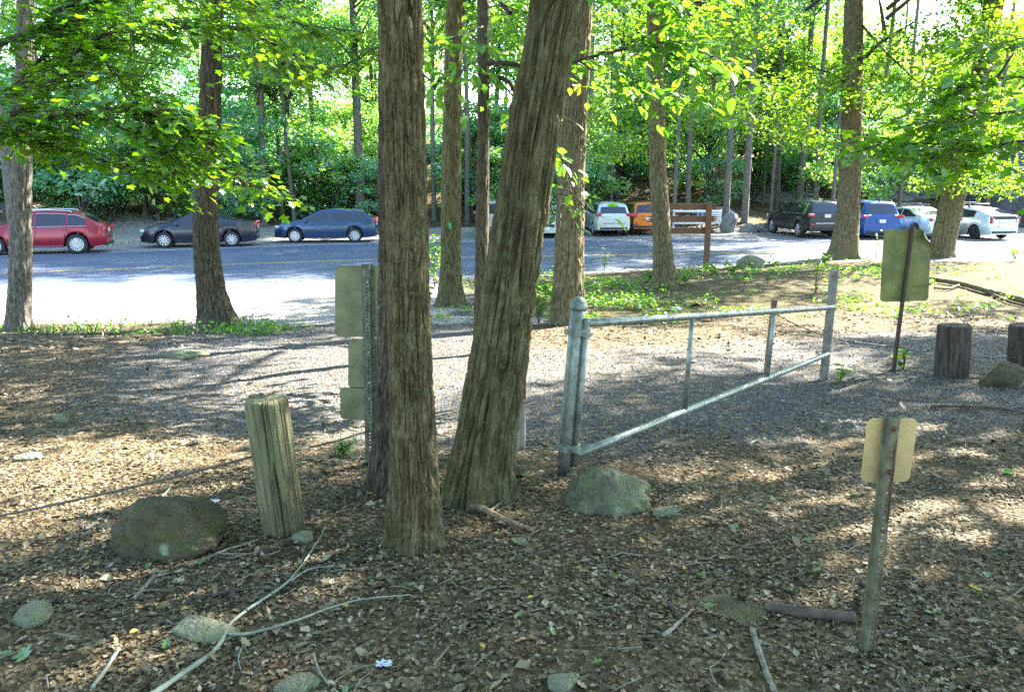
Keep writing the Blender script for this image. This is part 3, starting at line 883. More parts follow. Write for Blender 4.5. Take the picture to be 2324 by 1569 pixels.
def make_car(name, label, loc, head, sp):
    """local frame: x forward, y left, z up"""
    L, W, H = sp['L'], sp['W'], sp['H']
    hl = L / 2
    root = thing(name, label, 'car', loc, head, sp.get('group', 'cars parked by the road'))
    pm = sp['paint']
    sil = np.array(sp['sil'], float)
    bx = np.array(sp['belt'], float)
    zs0, rw, ra = sp.get('sill', .24), sp['rw'], sp['rw'] + .055
    axs = sp['axles']
    def zt(x):
        xs_ = np.linspace(-.05, .05, 7)
        return float(np.mean(np.interp(np.clip(x + xs_, -hl, hl), sil[:, 0], sil[:, 1])))
    def belt(x): return float(np.interp(x, bx[:, 0], bx[:, 1]))
    def hw(x):
        t = max(0, (abs(x) - (hl - .75)) / .75)
        return W / 2 * (1 - (.20 if x > 0 else .13) * t ** 2.6)
    def sec(x):
        z, zb, w_ = zt(x), belt(x), hw(x)
        zbe = min(zb, z - .05)
        he = z - zbe
        wb = w_ * .955
        wt = wb - .035 - (he - .05) * sp.get('tumble', .36)
        zsl = zs0 + (.06 if abs(x) > hl - .5 else 0) * ((abs(x) - hl + .5) / .5 if abs(x) > hl - .5 else 0)
        for xa in axs:
            if abs(x - xa) < ra:
                zsl = max(zsl, rw + math.sqrt(ra * ra - (x - xa) ** 2))
        zm = max(min(.64, zbe - .06), zsl + .05)
        zl = max(min(.43, zm - .03), zsl + .02)
        zbe2 = max(zbe, zm + .015)
        return [(0, z + .03), (wt * .55, z + .022), (wt * .92, z + .002), (wt, max(z - .028, zbe2 + .005)), (wb, zbe2), (w_, zm), (w_ * .99, zl), (w_ * .955, zsl), (w_ * .72, zsl), (0, zsl)]
    xs = set(np.round(np.linspace(-hl, hl, 84), 4))
    for xa in axs:
        for t in np.linspace(0, math.pi, 15):
            xs.add(round(xa + ra * math.cos(t) * .9995, 4))
    xs = np.array(sorted(xs))
    n = 10
    V, Q, U = [], [], []
    for x in xs:
        s_ = sec(x)
        ring = [(x, y, z) for y, z in s_] + [(x, -y, z) for y, z in s_[-2:0:-1]]
        V += ring
    m = 2 * n - 2
    for i in range(len(xs) - 1):
        for j in range(m):
            j2 = (j + 1) % m
            q = (i * m + j, (i + 1) * m + j, (i + 1) * m + j2, i * m + j2)
            (U if 7 <= j <= 10 else Q).append(q)
    V = np.array(V)
    body = link('body', mesh_np('body', V, [np.array(Q), np.arange(m)[None], ((len(xs) - 1) * m + np.arange(m)[::-1])[None]], True), pm, root)
    autosmooth(body, 32)
    link('underbody', mesh_np('underbody', V - np.array([0, 0, .004]), [np.array(U)], False), CM['under'], root)
    def side(x, z, s=1, off=.008):
        c = sec(x)
        ys_, zs_ = [q[0] for q in c[3:8]][::-1], [q[1] for q in c[3:8]][::-1]
        return (x, s * (float(np.interp(z, zs_, ys_)) + off), z)
    def side_patch(nm, x0, x1, zlo, zhi, m_, s, off=.008, nz=3, step=.05):
        xx = np.linspace(x0, x1, max(2, int(abs(x1 - x0) / step) + 1))
        Vp, nxx = [], 0
        for x in xx:
            a, b = zlo(x), zhi(x)
            b = max(b, a + .004)
            Vp += [side(x, a + (b - a) * t, s, off) for t in np.linspace(0, 1, nz + 1)]
            nxx += 1
        k = nz + 1
        Qp = [(i * k + j, i * k + j + 1, (i + 1) * k + j + 1, (i + 1) * k + j) if s > 0 else (i * k + j, (i + 1) * k + j, (i + 1) * k + j + 1, i * k + j + 1) for i in range(nxx - 1) for j in range(nz)]
        return link(nm, mesh_np(nm, np.array(Vp), [np.array(Qp)], True), m_, root)
    for s in (1, -1):
        for x0, x1 in sp['windows']:
            win = side_patch('side_window', x0, x1, lambda x: belt(x) + .025, lambda x: zt(x) - .085, CM['glass'], s)
            if sp.get('chrome'):
                fr = MB()
                fr.tube([side(x, belt(x) + .012, s, .010) for x in np.linspace(x0, x1, 8)], .010, 5)
                fr.tube([side(x, max(zt(x) - .075, belt(x) + .03), s, .010) for x in np.linspace(x0, x1, 12)], .010, 5)
                fr.build('window_trim', CM['chrome'], win, True)
        for xd in sp['doors']:
            side_patch('door_seam', xd - .007, xd + .007, lambda x: zs0 + .06, lambda x: belt(x) + .01, CM['under'], s, .0025, 4)
        for xh in sp['handles']:
            p = side(xh, belt(xh) - .13, s, .014)
            MB().rbox(p, (.19, .028, .03), .008).build('door_handle', sp.get('handle_mat', pm), root)
        if sp.get('clad'):
            side_patch('lower_cladding', axs[1] + ra + .01, axs[0] - ra - .01, lambda x: zs0 + .005, lambda x: zs0 + .17, CM['grey'], s, .012, 2)
            for xa in axs:
                ar = MB()
                pts = [(xa + (ra + .03) * math.cos(t), 0, rw + (ra + .03) * math.sin(t)) for t in np.linspace(.05, math.pi - .05, 15)]
                ar.tube([(px, s * (hw(px) * .985 + .0), pz) for px, _, pz in pts], .034, 6)
                ar.build('arch_trim', CM['grey'], root, True)
        if sp.get('strip'):
            side_patch('side_strip', axs[1] + ra + .03, axs[0] - ra - .03, lambda x: zs0 + .02, lambda x: zs0 + .07, CM[sp['strip']], s, .014, 1)
        xm = sp['mirror']
        mp = side(xm, belt(xm) + .07, s, .09)
        MB().rbox(mp, (.10, .17, .13), .035).build('wing_mirror', sp.get('mirror_mat', pm), root)
        if sp.get('rails'):
            a, b = sp['rails']
            rl = MB()
            wv = lambda x: sec(x)[2][0] * 1.0
            rl.tube([(x, s * wv(x), zt(x) + (.02 if x in (a, b) else .062)) for x in [a, a - .07, (a + b) / 2, b + .07, b]], .02, 6)
            rl.build('roof_rail', sp.get('rail_mat', CM['black']), root, True)
    # windscreen and rear window
    def top_patch(nm, x0, x1, m_, f=.88, lift=.012):
        Vp, Qp = [], []
        xx = np.linspace(x0, x1, 9); yy = np.linspace(-1, 1, 9)
        for x in xx:
            c = sec(x)[:5]
            Y_, Z_ = [q[0] for q in c], [q[1] for q in c]
            wt = c[3][0]
            for y in yy:
                ya = y * wt * f
                Vp.append((x, ya, float(np.interp(abs(ya), Y_, Z_)) + lift))
        for i in range(8):
            for j in range(8):
                Qp.append((i * 9 + j, (i + 1) * 9 + j, (i + 1) * 9 + j + 1, i * 9 + j + 1))
        Vp = np.array(Vp)
        return link(nm, mesh_np(nm, Vp, [np.array(Qp)], True), m_, root)
    top_patch('windscreen', sp['ws'][0], sp['ws'][1], CM['glass'])
    rwn = top_patch('rear_window', sp['rg'][0], sp['rg'][1], CM['glass'], sp.get('rgw', .86), .014)
    x = (sp['rg'][0] + sp['rg'][1]) / 2 - .03
    wp = MB().tube([(sp['rg'][0] - .012, .02, zt(sp['rg'][0]) + .03), (x - .02, -.33, zt(sp['rg'][0]) + .09)], .012, 5)
    if sp.get('wiper'): wp.build('rear_wiper', CM['black'], rwn)
    # wheels
    if sp['rimkey'] not in WH:
        WH[sp['rimkey']] = wheel_meshes(rw, .225, sp['spokes'], sp.get('twin', False))
        WH[sp['rimkey']][0].materials.append(CM['tyre']); WH[sp['rimkey']][1].materials.append(CM[sp.get('rim', 'rim')])
    for xa in axs:
        for s in (1, -1):
            t = link('wheel', WH[sp['rimkey']][0], None, root)
            t.location = (xa, s * (W / 2 - .135), rw)
            if s < 0: t.rotation_euler = (0, 0, math.pi)
            link('rim', WH[sp['rimkey']][1], None, t)
    # lights
    for s in (1, -1):
        for kx, (nm, m_, c, sz) in enumerate(sp['lights']):
            MB().rbox((c[0] - (.055 if nm == 'tail_light' else 0), s * c[1], c[2]), sz, min(sz) * .3, Matrix.Rotation(s * (c[3] if len(c) > 3 else 0), 3, 'Z')).build(nm, CM[m_], root)
    # rear bumper, plate, tailgate seam
    zb_ = sp.get('bz', .50)
    bump = MB()
    ww = hw(-hl)
    bump.prism([(-hl + .55, ww + .055), (-hl + .15, ww + .03), (-hl - .03, ww * .78), (-hl - .055, 0), (-hl - .03, -ww * .78), (-hl + .15, -ww - .03), (-hl + .55, -ww - .055), (-hl + .2, 0)][::-1], zb_ - .10, zb_ + .08, lambda a, b, d: (a, b, d))
    bump.build('rear_bumper', pm if not sp.get('bclad') else CM[sp['bclad']], root)
    if sp.get('bstep'):
        MB().rbox((-hl - .05, 0, zb_ + .095), (.06, W * .62, .03), .01).build('bumper_trim', CM[sp['bstep']], root)
    MB().rbox((-hl - .03, 0, zb_ - .155), (.08, W * .74, .10), .03).build('lower_valance', CM['black'], root)
    pz = sp.get('pz', .86)
    MB().rbox((-hl - .012, 0, pz + .01), (.03, .62, .19), .012).build('plate_recess', pm if not sp.get('pdark') else CM['black'], root)
    pl = MB().rbox((-hl - .034, 0, pz), (.014, .31, .155), .004).build('number_plate', CM[sp.get('plate', 'plate')], root)
    if sp.get('ptext'):
        cu = bpy.data.curves.new('plate_lettering', 'FONT')
        cu.body = sp['ptext']; cu.size = .085; cu.align_x = 'CENTER'; cu.align_y = 'CENTER'; cu.extrude = .001
        tmp = bpy.data.objects.new('plate_lettering', cu); C.objects.link(tmp)
        bpy.context.view_layer.update()
        mt_ = bpy.data.meshes.new_from_object(tmp.evaluated_get(bpy.context.evaluated_depsgraph_get()))
        bpy.data.objects.remove(tmp); mt_.materials.clear()
        tx = link('plate_lettering', mt_, CM['ink'], pl)
        tx.location = (-hl - .0435, 0, pz); tx.rotation_euler = (rad(90), 0, rad(-90))
    if sp.get('front_grille'):
        MB().rbox((hl + .005, 0, sp['front_grille']), (.05, W * .42, .14), .02).build('grille', CM['black'], root)
    ant = MB().tube([(sp['rg'][1] + .15, 0, zt(sp['rg'][1] + .15) + .02), (sp['rg'][1] + .05, 0, zt(sp['rg'][1] + .1) + .11)], [.03, .012], 6)
    ant.build('roof_fin', pm, root)
    if sp.get('exhaust'):
        for y in sp['exhaust']:
            MB().lathe([(.03, 0), (.036, .01), (.036, .14)], 12, (1, 0, 0), (-hl - .04, y, zb_ - .2)).build('exhaust_tip', CM['chrome'], root)
    return root, (zt, belt, sec)
WH = {}
def suv(L, W, H, hood, bl, pm, **k):
    hl = L / 2
    sp = dict(L=L, W=W, H=H, paint=pm, rw=.36, sill=.27,
              sil=[(-hl, bl * .93), (-hl + .05, bl + .01), (-hl + .30, H - .17), (-hl + .42, H - .06), (-hl + .9, H - .03), (-.2, H - .03), (.45, H - .09), (hl - 1.55, hood + .12), (hl - 1.38, hood + .03), (hl - .6, hood - .04), (hl - .18, hood - .16), (hl, hood - .38)],
              belt=[(-hl, bl + .02), (0, bl), (hl, bl - .12)],
              windows=[(-hl + .42, -hl + .98), (-hl + 1.06, -.02), (.08, hl - 1.62)],
              doors=[-hl + 1.02, .03, hl - 1.25], handles=[-hl + 1.25, .2], mirror=hl - 1.62,
              ws=(hl - 1.44, .52), rg=(-hl + .075, -hl + .32), axles=(hl - .92, -hl + .98), rails=(.35, -hl + .5), rimkey='suv', spokes=5, twin=True, wiper=True,
              lights=[('tail_light', 'red', (-hl + .07, W * .42, bl - .10, .35), (.13, .26, .16)), ('headlight', 'lens', (hl - .14, W * .36, hood - .24, -.5), (.18, .34, .12))])
    sp.update(k)
    return sp
G_L = 'cars parked along the far road shoulder'
G_R = 'cars parked nose in beyond the road'
# --- three cars in profile, noses to the left
def hdg(x):  # road direction here
    return math.atan2(float(line_y(FAR_LINE, x + 2) - line_y(FAR_LINE, x - 2)), 4.0)
red = suv(4.68, 1.90, 1.64, 1.06, 1.03, paint('red_paint_metallic', (.24, .006, .022), .25), rimkey='red', spokes=10, rw=.375, chrome=True, strip='chrome', rail_mat=CM['chrome'], group=G_L, twin=True, exhaust=(.55, -.55), rails=(.35, -1.25),
          sil=[(-2.34, .97), (-2.29, 1.06), (-2.12, 1.14), (-1.72, 1.40), (-1.45, 1.52), (-.9, 1.585), (-.2, 1.61), (.45, 1.55), (.80, 1.18 + .14), (1.0, 1.09), (1.7, 1.02), (2.16, .90), (2.34, .68)], rg=(-2.10, -1.55), ws=(.98, .50), windows=[(-1.72, -1.12), (-1.06, -.06), (.04, .80)], doors=[-1.05, -.01, 1.05], mirror=.78)
p = pt(100, 575, 31.0)
car1, fn1 = make_car('parked_car', 'dark red suv with silver roof rails and pale wheels on the far shoulder', (p.x, 31.0, 0), math.pi + rad(17), red)
hl = 2.28
sed = dict(L=4.56, W=1.78, H=1.46, paint=paint('black_paint', (.012, .016, .028), .2), rw=.325, sill=.20, group=G_L,
           sil=[(-hl, .84), (-hl + .06, 1.0), (-hl + .60, 1.04), (-1.05, 1.20), (-.6, 1.40), (-.15, 1.43), (.3, 1.40), (.95, 1.10), (1.15, .99), (1.7, .92), (2.1, .80), (hl, .60)],
           belt=[(-hl, 1.0), (-1, .98), (0, .93), (hl, .86)], windows=[(-1.22, -.22), (-.12, .92)], doors=[-.17, -1.15, 1.0], handles=[-.42, .75 - .75], mirror=.85,
           ws=(1.12, .38), rg=(-1.50, -.66), rgw=.9, axles=(1.36, -1.29), rimkey='sed', spokes=10, twin=False, rails=None,
           lights=[('tail_light', 'red', (-hl + .10, .70, .92, .45), (.12, .34, .17)), ('headlight', 'lens', (hl - .17, .62, .70, -.6), (.20, .36, .12))], pz=.80)
p = pt(455, 552, 34.0)
car2, fn2 = make_car('parked_car', 'black saloon parked half hidden behind the flared trunk', (p.x, 34.2, 0), math.pi + rad(13), sed)
hl = 2.21
hat = dict(L=4.42, W=1.74, H=1.475, paint=paint('slate_blue_paint', (.022, .055, .12), .45), rw=.32, sill=.20, group=G_L,
           sil=[(-hl, .80), (-hl + .05, 1.02), (-hl + .22, 1.18), (-hl + .50, 1.36), (-hl + .8, 1.42), (-.5, 1.455), (.1, 1.42), (.45, 1.32), (1.0, 1.03), (1.2, .97), (1.75, .89), (2.05, .78), (hl, .56)],
           belt=[(-hl, 1.03), (-1, .96), (0, .92), (hl, .84)], windows=[(-hl + .42, -1.28), (-1.22, -.28), (-.18, .90)], doors=[-.23, -1.2, .98], handles=[-.45, .55 - .0], mirror=.84,
           ws=(1.12, .42), rg=(-hl + .09, -hl + .50), rgw=.9, axles=(1.32, -1.30), rimkey='hat', spokes=10, twin=False, rails=None, chrome=False,
           lights=[('tail_light', 'red', (-hl + .10, .70, .95, .4), (.14, .26, .20)), ('tail_light', 'lens', (-hl + .03, .60, .93, .3), (.10, .12, .12)), ('headlight', 'lens', (hl - .20, .60, .70, -.6), (.22, .36, .13)), ('rear_reflector', 'red', (-hl + .02, .68, .42), (.04, .14, .05))], pz=.80)
p = pt(728, 548, 35.3)
car3, fn3 = make_car('parked_car', 'slate blue hatchback parked beyond the road left of the middle trunks', (p.x, 36.6, 0), math.pi + rad(6), hat)
# --- cars nose in, seen from behind
R90 = math.pi / 2
van = suv(4.9, 1.98, 1.78, 1.10, 1.08, paint('silver_gold_paint', (.36, .34, .30), .5), rimkey='suv2', rw=.35, rim='rim', group=G_R, plate='plate_yellow', ptext='VLS\u00b741C', bz=.52, bclad='grey', bstep='chrome', pz=.98,
          lights=[('tail_light', 'red', (-2.38, .92, 1.12, .3), (.12, .12, .42)), ('headlight', 'lens', (2.3, .7, .8, -.5), (.18, .34, .16))])
p = pt(1122, 538, 37.5)
car4, _ = make_car('parked_car', 'tan grey people carrier with a yellow number plate behind the slender trunk', (p.x, 37.6 + 2.45, 0), R90 + rad(2), van)
# the pale car that faces the road
hl = 2.2
fac = dict(sed); fac.update(paint=paint('pale_silver_paint', (.52, .55, .56), .45), rimkey='sedf', group=G_R, front_grille=.60)
p = pt(1240, 536, 38.2)
car5, _ = make_car('parked_car', 'pale silver car mostly hidden between the leaning trunk and the sunlit edged trunk', (p.x, 38.3 + 2.2, 0), R90 + rad(180), fac)
fp = MB().rbox((2.31, .0, .47), (.014, .31, .155), .004).build('number_plate', CM['plate'], car5)
wag = suv(4.80, 1.82, 1.67, 1.02, 1.06, paint('silver_paint', (.50, .54, .55), .5), rimkey='wag', spokes=5, twin=False, rw=.345, group=G_R, rail_mat=CM['black'], bz=.56, bclad=None, bstep='grey',
          sil=[(-2.4, .98), (-2.34, 1.08), (-2.02, 1.48), (-1.9, 1.57), (-1.4, 1.62), (-.2, 1.62), (.4, 1.54), (.98, 1.14), (1.12, 1.04), (1.8, .98), (2.2, .86), (2.4, .62)],
          lights=[('tail_light', 'red', (-2.32, .76, 1.06, .3), (.13, .32, .17)), ('headlight', 'lens', (2.26, .6, .8, -.5), (.18, .34, .12))], pz=.90)
p = pt(1388, 536, 39.3)
car6, _ = make_car('parked_car', 'silver estate car with black roof rails, left of the orange car', (p.x - .05, 39.3 + 2.4, 0), R90 + rad(3), wag)
ora = suv(4.45, 1.78, 1.62, 1.0, 1.03, paint('orange_paint', (.62, .17, .012), .25), rimkey='ora', spokes=5, twin=True, rim='rim_dark', rw=.345, group=G_R, clad=True, rail_mat=CM['black'], bz=.58, pz=.84,
          lights=[('tail_light', 'red', (-2.14, .70, 1.0, .3), (.13, .28, .22)), ('headlight', 'lens', (2.1, .6, .8, -.5), (.18, .34, .12)), ('bumper_pod', 'grey', (-2.22, .66, .48), (.10, .28, .20)), ('rear_reflector', 'red', (-2.275, .62, .50), (.02, .14, .05))])
p = pt(1470, 532, 40.2)
car7, _ = make_car('parked_car', 'orange crossover with dark wheels parked behind the brown plank sign', (p.x, 40.3 + 2.2, 0), R90 + rad(1), ora)
jep = suv(4.82, 1.94, 1.76, 1.16, 1.13, paint('black_metallic_paint', (.022, .026, .030), .45), rimkey='jep', spokes=5, twin=True, rw=.385, sill=.32, group=G_R, clad=False, bz=.62, bclad=None, bstep='chrome', strip=None, chrome=True, pz=1.06,
          lights=[('tail_light', 'red', (-2.33, .80, 1.10, .3), (.13, .38, .15)), ('headlight', 'lens', (2.26, .7, .9, -.5), (.18, .34, .14)), ('rear_reflector', 'red', (-2.42, .72, .66), (.05, .22, .05))])
p = pt(1868, 541, 38.0)
car8, _ = make_car('parked_car', 'black suv with silver bumper trim left of the straight dark trunk', (p.x - .10, 38.2 + 2.4, 0), R90 + rad(7), jep)
sie = suv(5.08, 1.99, 1.76, 1.08, 1.08, paint('blue_paint', (.010, .055, .22), .4), rimkey='sie', spokes=7, twin=False, rw=.345, sill=.22, group=G_R, bz=.50, pz=.84, rail_mat=CM['black'],
          lights=[('tail_light', 'red', (-2.46, .80, 1.06, .35), (.13, .44, .14)), ('headlight', 'lens', (2.4, .7, .8, -.5), (.18, .34, .12)), ('tail_light', 'lens', (-2.50, .64, 1.12, .2), (.06, .18, .07))])
p = pt(1998, 541, 37.6)
car9, _ = make_car('parked_car', 'bright blue people carrier just right of the straight dark trunk', (p.x - .1, 37.8 + 2.5, 0), R90 + rad(4), sie)
hl = 2.28
grn = dict(sed); grn.update(paint=paint('pale_green_paint', (.44, .52, .49), .4), rimkey='seda', spokes=7, group=G_R)
p = pt(2128, 541, 37.6)
car10, _ = make_car('parked_car', 'pale green saloon behind the dark trunk that leans right', (p.x - .1, 37.7 + 2.3, 0), R90 + rad(12), grn)
hl = 2.23
pri = dict(L=4.46, W=1.75, H=1.49, paint=paint('ice_blue_paint', (.50, .57, .60), .4), rw=.315, sill=.20, group=G_R,
           sil=[(-hl, .90), (-hl + .03, 1.06), (-hl + .10, 1.13), (-hl + .9, 1.38), (-.35, 1.46), (.05, 1.46), (.4, 1.38), (1.2, 1.0), (1.4, .95), (1.9, .82), (hl, .55)],
           belt=[(-hl, 1.06), (-1, .98), (0, .92), (hl, .80)], windows=[(-1.25, -.30), (-.20, 1.02)], doors=[-.25, -1.2, 1.1], handles=[-.5, .55], mirror=.95,
           ws=(1.32, .42), rg=(-hl + .12, -hl + .88), rgw=.88, axles=(1.35, -1.35), rimkey='pri', spokes=7, rim='rim_dark', twin=False, rails=None,
           lights=[('tail_light', 'red', (-hl + .07, .74, .92, .3), (.12, .10, .32)), ('tail_light', 'lens', (-hl + .05, .66, .88, .3), (.10, .09, .26)), ('headlight', 'lens', (hl - .2, .6, .68, -.6), (.22, .36, .13))], pz=.82, bz=.52)
p = pt(2262, 544, 37.0)
car11, fnp = make_car('parked_car', 'ice blue hatchback with a roof rack, rightmost of the parked cars', (p.x - .1, 37.2 + 2.2, 0), R90 + rad(13), pri)
MB().rbox((-hl - .0, 0, 1.015), (.05, 1.28, .12), .02).build('lower_rear_glass', CM['glass'], car11)
MB().rbox((-hl + .06, 0, 1.115), (.13, 1.36, .03), .012).build('spoiler', pri['paint'], car11)
rk = thing('roof_rack', 'black roof rack with cross bars on the ice blue hatchback', 'roof rack', tuple(car11.location), R90 + rad(13))
for x_ in (-.55, .25):
    MB().tube([(x_, -.62, 1.60), (x_, .62, 1.60)], .022, 8).build('cross_bar', CM['black'], rk, True)
    for s in (1, -1):
        MB().rbox((x_, s * .52, 1.53), (.10, .07, .14), .02).build('rack_foot', CM['black'], rk)
MB().tube([(-.85, .35, 1.66), (.6, .35, 1.66)], .03, 8).tube([(-.85, .22, 1.66), (.6, .22, 1.66)], .03, 8).build('bike_tray', CM['black'], rk, True)
# ------------------------------------------------------------------ rocks
def rock(name, label, c, size, seed, m, rz=0., sink=.25, rough=.10, cat='rock', nplane=11, seg=64, group=None, planes=None, k=9, cracks=()):
    g = np.random.default_rng(seed)
    nu, nv = seg, seg // 2
    th = np.arange(nu) * 2 * np.pi / nu
    ph = np.linspace(0, np.pi, nv + 1)[1:-1]
    PH, TH = np.meshgrid(ph, th, indexing='ij')
    D = np.stack([np.sin(PH) * np.cos(TH), np.sin(PH) * np.sin(TH), np.cos(PH)], -1).reshape(-1, 3)
    D = np.concatenate([D, [[0, 0, 1.0], [0, 0, -1.0]]])
    N_ = unit(g.normal(size=(nplane, 3))); d_ = .62 + .38 * g.random(nplane)
    if planes:
        N_ = unit(np.array([p_[:3] for p_ in planes], float)); d_ = np.array([p_[3] for p_ in planes])
    dots = np.maximum(D @ N_.T, 1e-3)
    r = np.minimum(1.08, -np.log(np.exp(-k * np.minimum(d_ / dots, 3)).sum(1)) / k)
    r = np.clip(r, .4, 1.15)
    P_ = D * r[:, None]
    o = seed * 3.7
    r2 = 1 + rough * (fbm(P_[:, 0] * 2.2 + o, P_[:, 1] * 2.2, P_[:, 2] * 2.2, 4) - .5) * 2 + rough * .35 * (fbm(P_[:, 0] * 11 + o, P_[:, 1] * 11, P_[:, 2] * 11, 3) - .5)
    for cn, co, cdep, cw in cracks:
        q_ = P_ @ unit(np.array(cn, float)) - co + .06 * (fbm(P_[:, 0] * 3 + o, P_[:, 1] * 3, P_[:, 2] * 3) - .5)
        r2 = r2 - cdep * np.exp(-(q_ / cw) ** 2)
    P_ = P_ * r2[:, None] * np.array(size) / 2
    i = np.arange(nv - 2)[:, None] * nu; j = np.arange(nu)[None]; j2 = (j + 1) % nu
    Q = np.stack([i + j, i + nu + j, i + nu + j2, i + j2], -1).reshape(-1, 4)
    k = (nv - 1) * nu
    j = np.arange(nu); j2 = (j + 1) % nu
    T = np.concatenate([np.stack([np.full(nu, k), j, j2], -1), np.stack([np.full(nu, k + 1), (nv - 2) * nu + j2, (nv - 2) * nu + j], -1)])
    P_[:, 2] += size[2] * (.5 - sink)
    o = link(name, mesh_np(name, P_, [Q, T], True), m, None, c)
    o.rotation_euler = (0, 0, rz)
    return tag(o, label, cat, group)
def on_ground(u, v):
    p = at(u, v); return (p.x, p.y, float(zg(p.x, p.y)))
b = on_ground(385, 1235)
rock('boulder', 'dark rounded boulder with a pale lichen spot left of the leaning log post', b, (.58, .46, .36), 3, MT['rock_dark'], 0, .30, .22, 'boulder', 9, 96, planes=[(-1, -.1, .15, .93), (-.6, -.3, .8, .93), (.05, 0, 1, .84), (.72, -.1, .7, .80), (1, 0, .1, 1.0), (0, -1, .25, .85), (-.4, -.9, .1, .9), (.4, -.8, .5, .88), (0, 1, .2, .9), (0, 0, -1, .8)], k=20, cracks=[((1, .1, .12), -.60, .10, .035), ((.12, .2, 1), -.02, .05, .03)])
b = on_ground(1372, 1150)
rock('boulder', 'mossy green pointed rock at the foot of the domed gate post', b, (.50, .42, .45), 21, MT['rock_moss'], 0, .34, .3, 'boulder', 10, 96, planes=[(-.75, -.2, .65, .66), (.42, -.25, .85, .60), (.1, -.8, .62, .62), (0, .8, .6, .7), (-1, 0, .1, .95), (1, 0, .1, 1.05), (0, 0, -1, .8), (-.3, -.7, .5, .75)], k=22)
b = on_ground(2283, 872)
rock('boulder', 'mossy rock between the two thick log posts at the right edge', b, (.62, .45, .42), 8, MT['rock_dark'], .3, .30, .12, 'boulder', 10, 64)
b = on_ground(465, 1435)
rock('flat_rock', 'flat grey green stone under the fork of the pale fallen branch', b, (.30, .17, .09), 14, MT['rock_flat'], -.25, .35, .08)
b = on_ground(76, 1408)
rock('small_rock', 'small wedge shaped rock near the left bottom corner', b, (.19, .14, .14), 15, MT['rock_flat'], .5, .3, .1)
b = on_ground(690, 1228)
rock('small_rock', 'small brown stone at the foot of the leaning log post', b, (.13, .08, .08), 16, MT['rock_flat'], .1, .3, .08)
b = on_ground(412, 812)
rock('flat_rock', 'low grey rock lying in the leaves beside the gravel entrance', b, (.72, .4, .22), 17, MT['rock_flat'], .1, .35, .1)
b = on_ground(1636, 765)
rock('small_rock', 'grey rock on the ground beyond the gate rails', b, (.26, .2, .15), 18, MT['rock_flat'], .7, .3, .1)
b = on_ground(1705, 605)
rock('boulder', 'low slab of rock among weeds by the road', b, (.95, .7, .6), 19, MT['rock_flat'], .2, .4, .14, 'boulder')
b = on_ground(1722, 612)
b = on_ground(1655, 1385)
rock('flat_rock', 'dark flat rock sunk in the litter beside the log piece', b, (.34, .24, .05), 23, MT['rock_dark'], 0, .4, .12)
b = on_ground(1180, 1235)
rock('small_rock', 'thin pale stone lying right of the foremost trunk', b, (.085, .06, .05), 24, MT['rock_flat'], 0, .35, .08)
b = on_ground(675, 1560)
rock('small_rock', 'flat stone at the bottom edge below the pale fork', b, (.18, .11, .05), 26, MT['rock_flat'], .4, .35, .08)
b = on_ground(1275, 1560)
rock('small_rock', 'grey green stone cut by the bottom edge in the middle', b, (.16, .12, .07), 27, MT['rock_flat'], 1.0, .35, .08)
b = on_ground(1510, 1165)
rock('small_rock', 'half buried stone right of the mossy pointed rock', b, (.20, .12, .06), 28, MT['rock_flat'], -.2, .4, .1)
b = on_ground(138, 958)
rock('small_rock', 'round stone in the sunlit leaves at left', b, (.14, .12, .11), 29, MT['rock_flat'], 0, .3, .1)
b = on_ground(70, 1040)
rock('small_rock', 'flat stone among leaves near the left cable', b, (.22, .14, .08), 30, MT['rock_flat'], .4, .35, .1)
b = on_ground(1172, 1080)
rock('small_rock', 'dark stone at the foot of the leaning furrowed trunk', b, (.17, .12, .10), 31, MT['rock_dark'], .4, .35, .1)
b = on_ground(1298, 1078)
rock('small_rock', 'small stone right of the domed gate post foot', b, (.09, .07, .05), 32, MT['rock_flat'], .4, .35, .1)
# rocks beyond the road
for k, (u, v, Y, sz, lab) in enumerate([(1900, 478, 50, (11, 5, 2.4), 'long pale sloping slab of bare rock behind the black and blue cars'),
                                   (2040, 452, 58, (10, 6, 3.0), 'high pale rock shelf behind the blue people carrier'),
                                   (1600, 505, 49, (6, 2.6, 1.3), 'grey ledge of rock behind the brown plank sign'),
                                   (1745, 470, 56, (9, 4, 1.8), 'flat rock ledge uphill of the black suv')]):
    p = pt(u, v, Y)
    rock('rock_outcrop', lab, (p.x, Y, float(zg(p.x, Y))), sz, 40 + k, MT['rock_pale'], -.1 * k, .58, .6, 'rock outcrop', 24, 110)
for k, (u, v, Y, sz, lab) in enumerate([(2330, 470, 47, (9, 6, 9.5), 'dark blue grey rock cliff at the right edge behind the cars'),
                                   (2210, 478, 52, (7, 5, 5.0), 'low dark rock face left of the cliff')]):
    p = pt(u, v, Y)
    rock('rock_cliff', lab, (p.x + 1.0, Y, float(zg(p.x, Y))), sz, 50 + k, MT['rock_cliff'], .3, .34, .22, 'cliff', 18, 80)
for k, (u, v, s_, lab) in enumerate([(1700, 528, .8, 'pale boulder at the end of the car park left of the black suv'), (1735, 526, .7, 'second pale boulder left of the black suv'), (1655, 512, .9, 'tall pale stone beside the white trail gate')]):
    p = pt(u, v, 42.5)
    rock('boulder', lab, (p.x, 42.5, float(zg(p.x, 42.5))), (1.3 * s_, .8, .9 * s_ if k < 2 else 1.5), 60 + k, MT['rock_pale'], k, .25, .12, 'boulder')

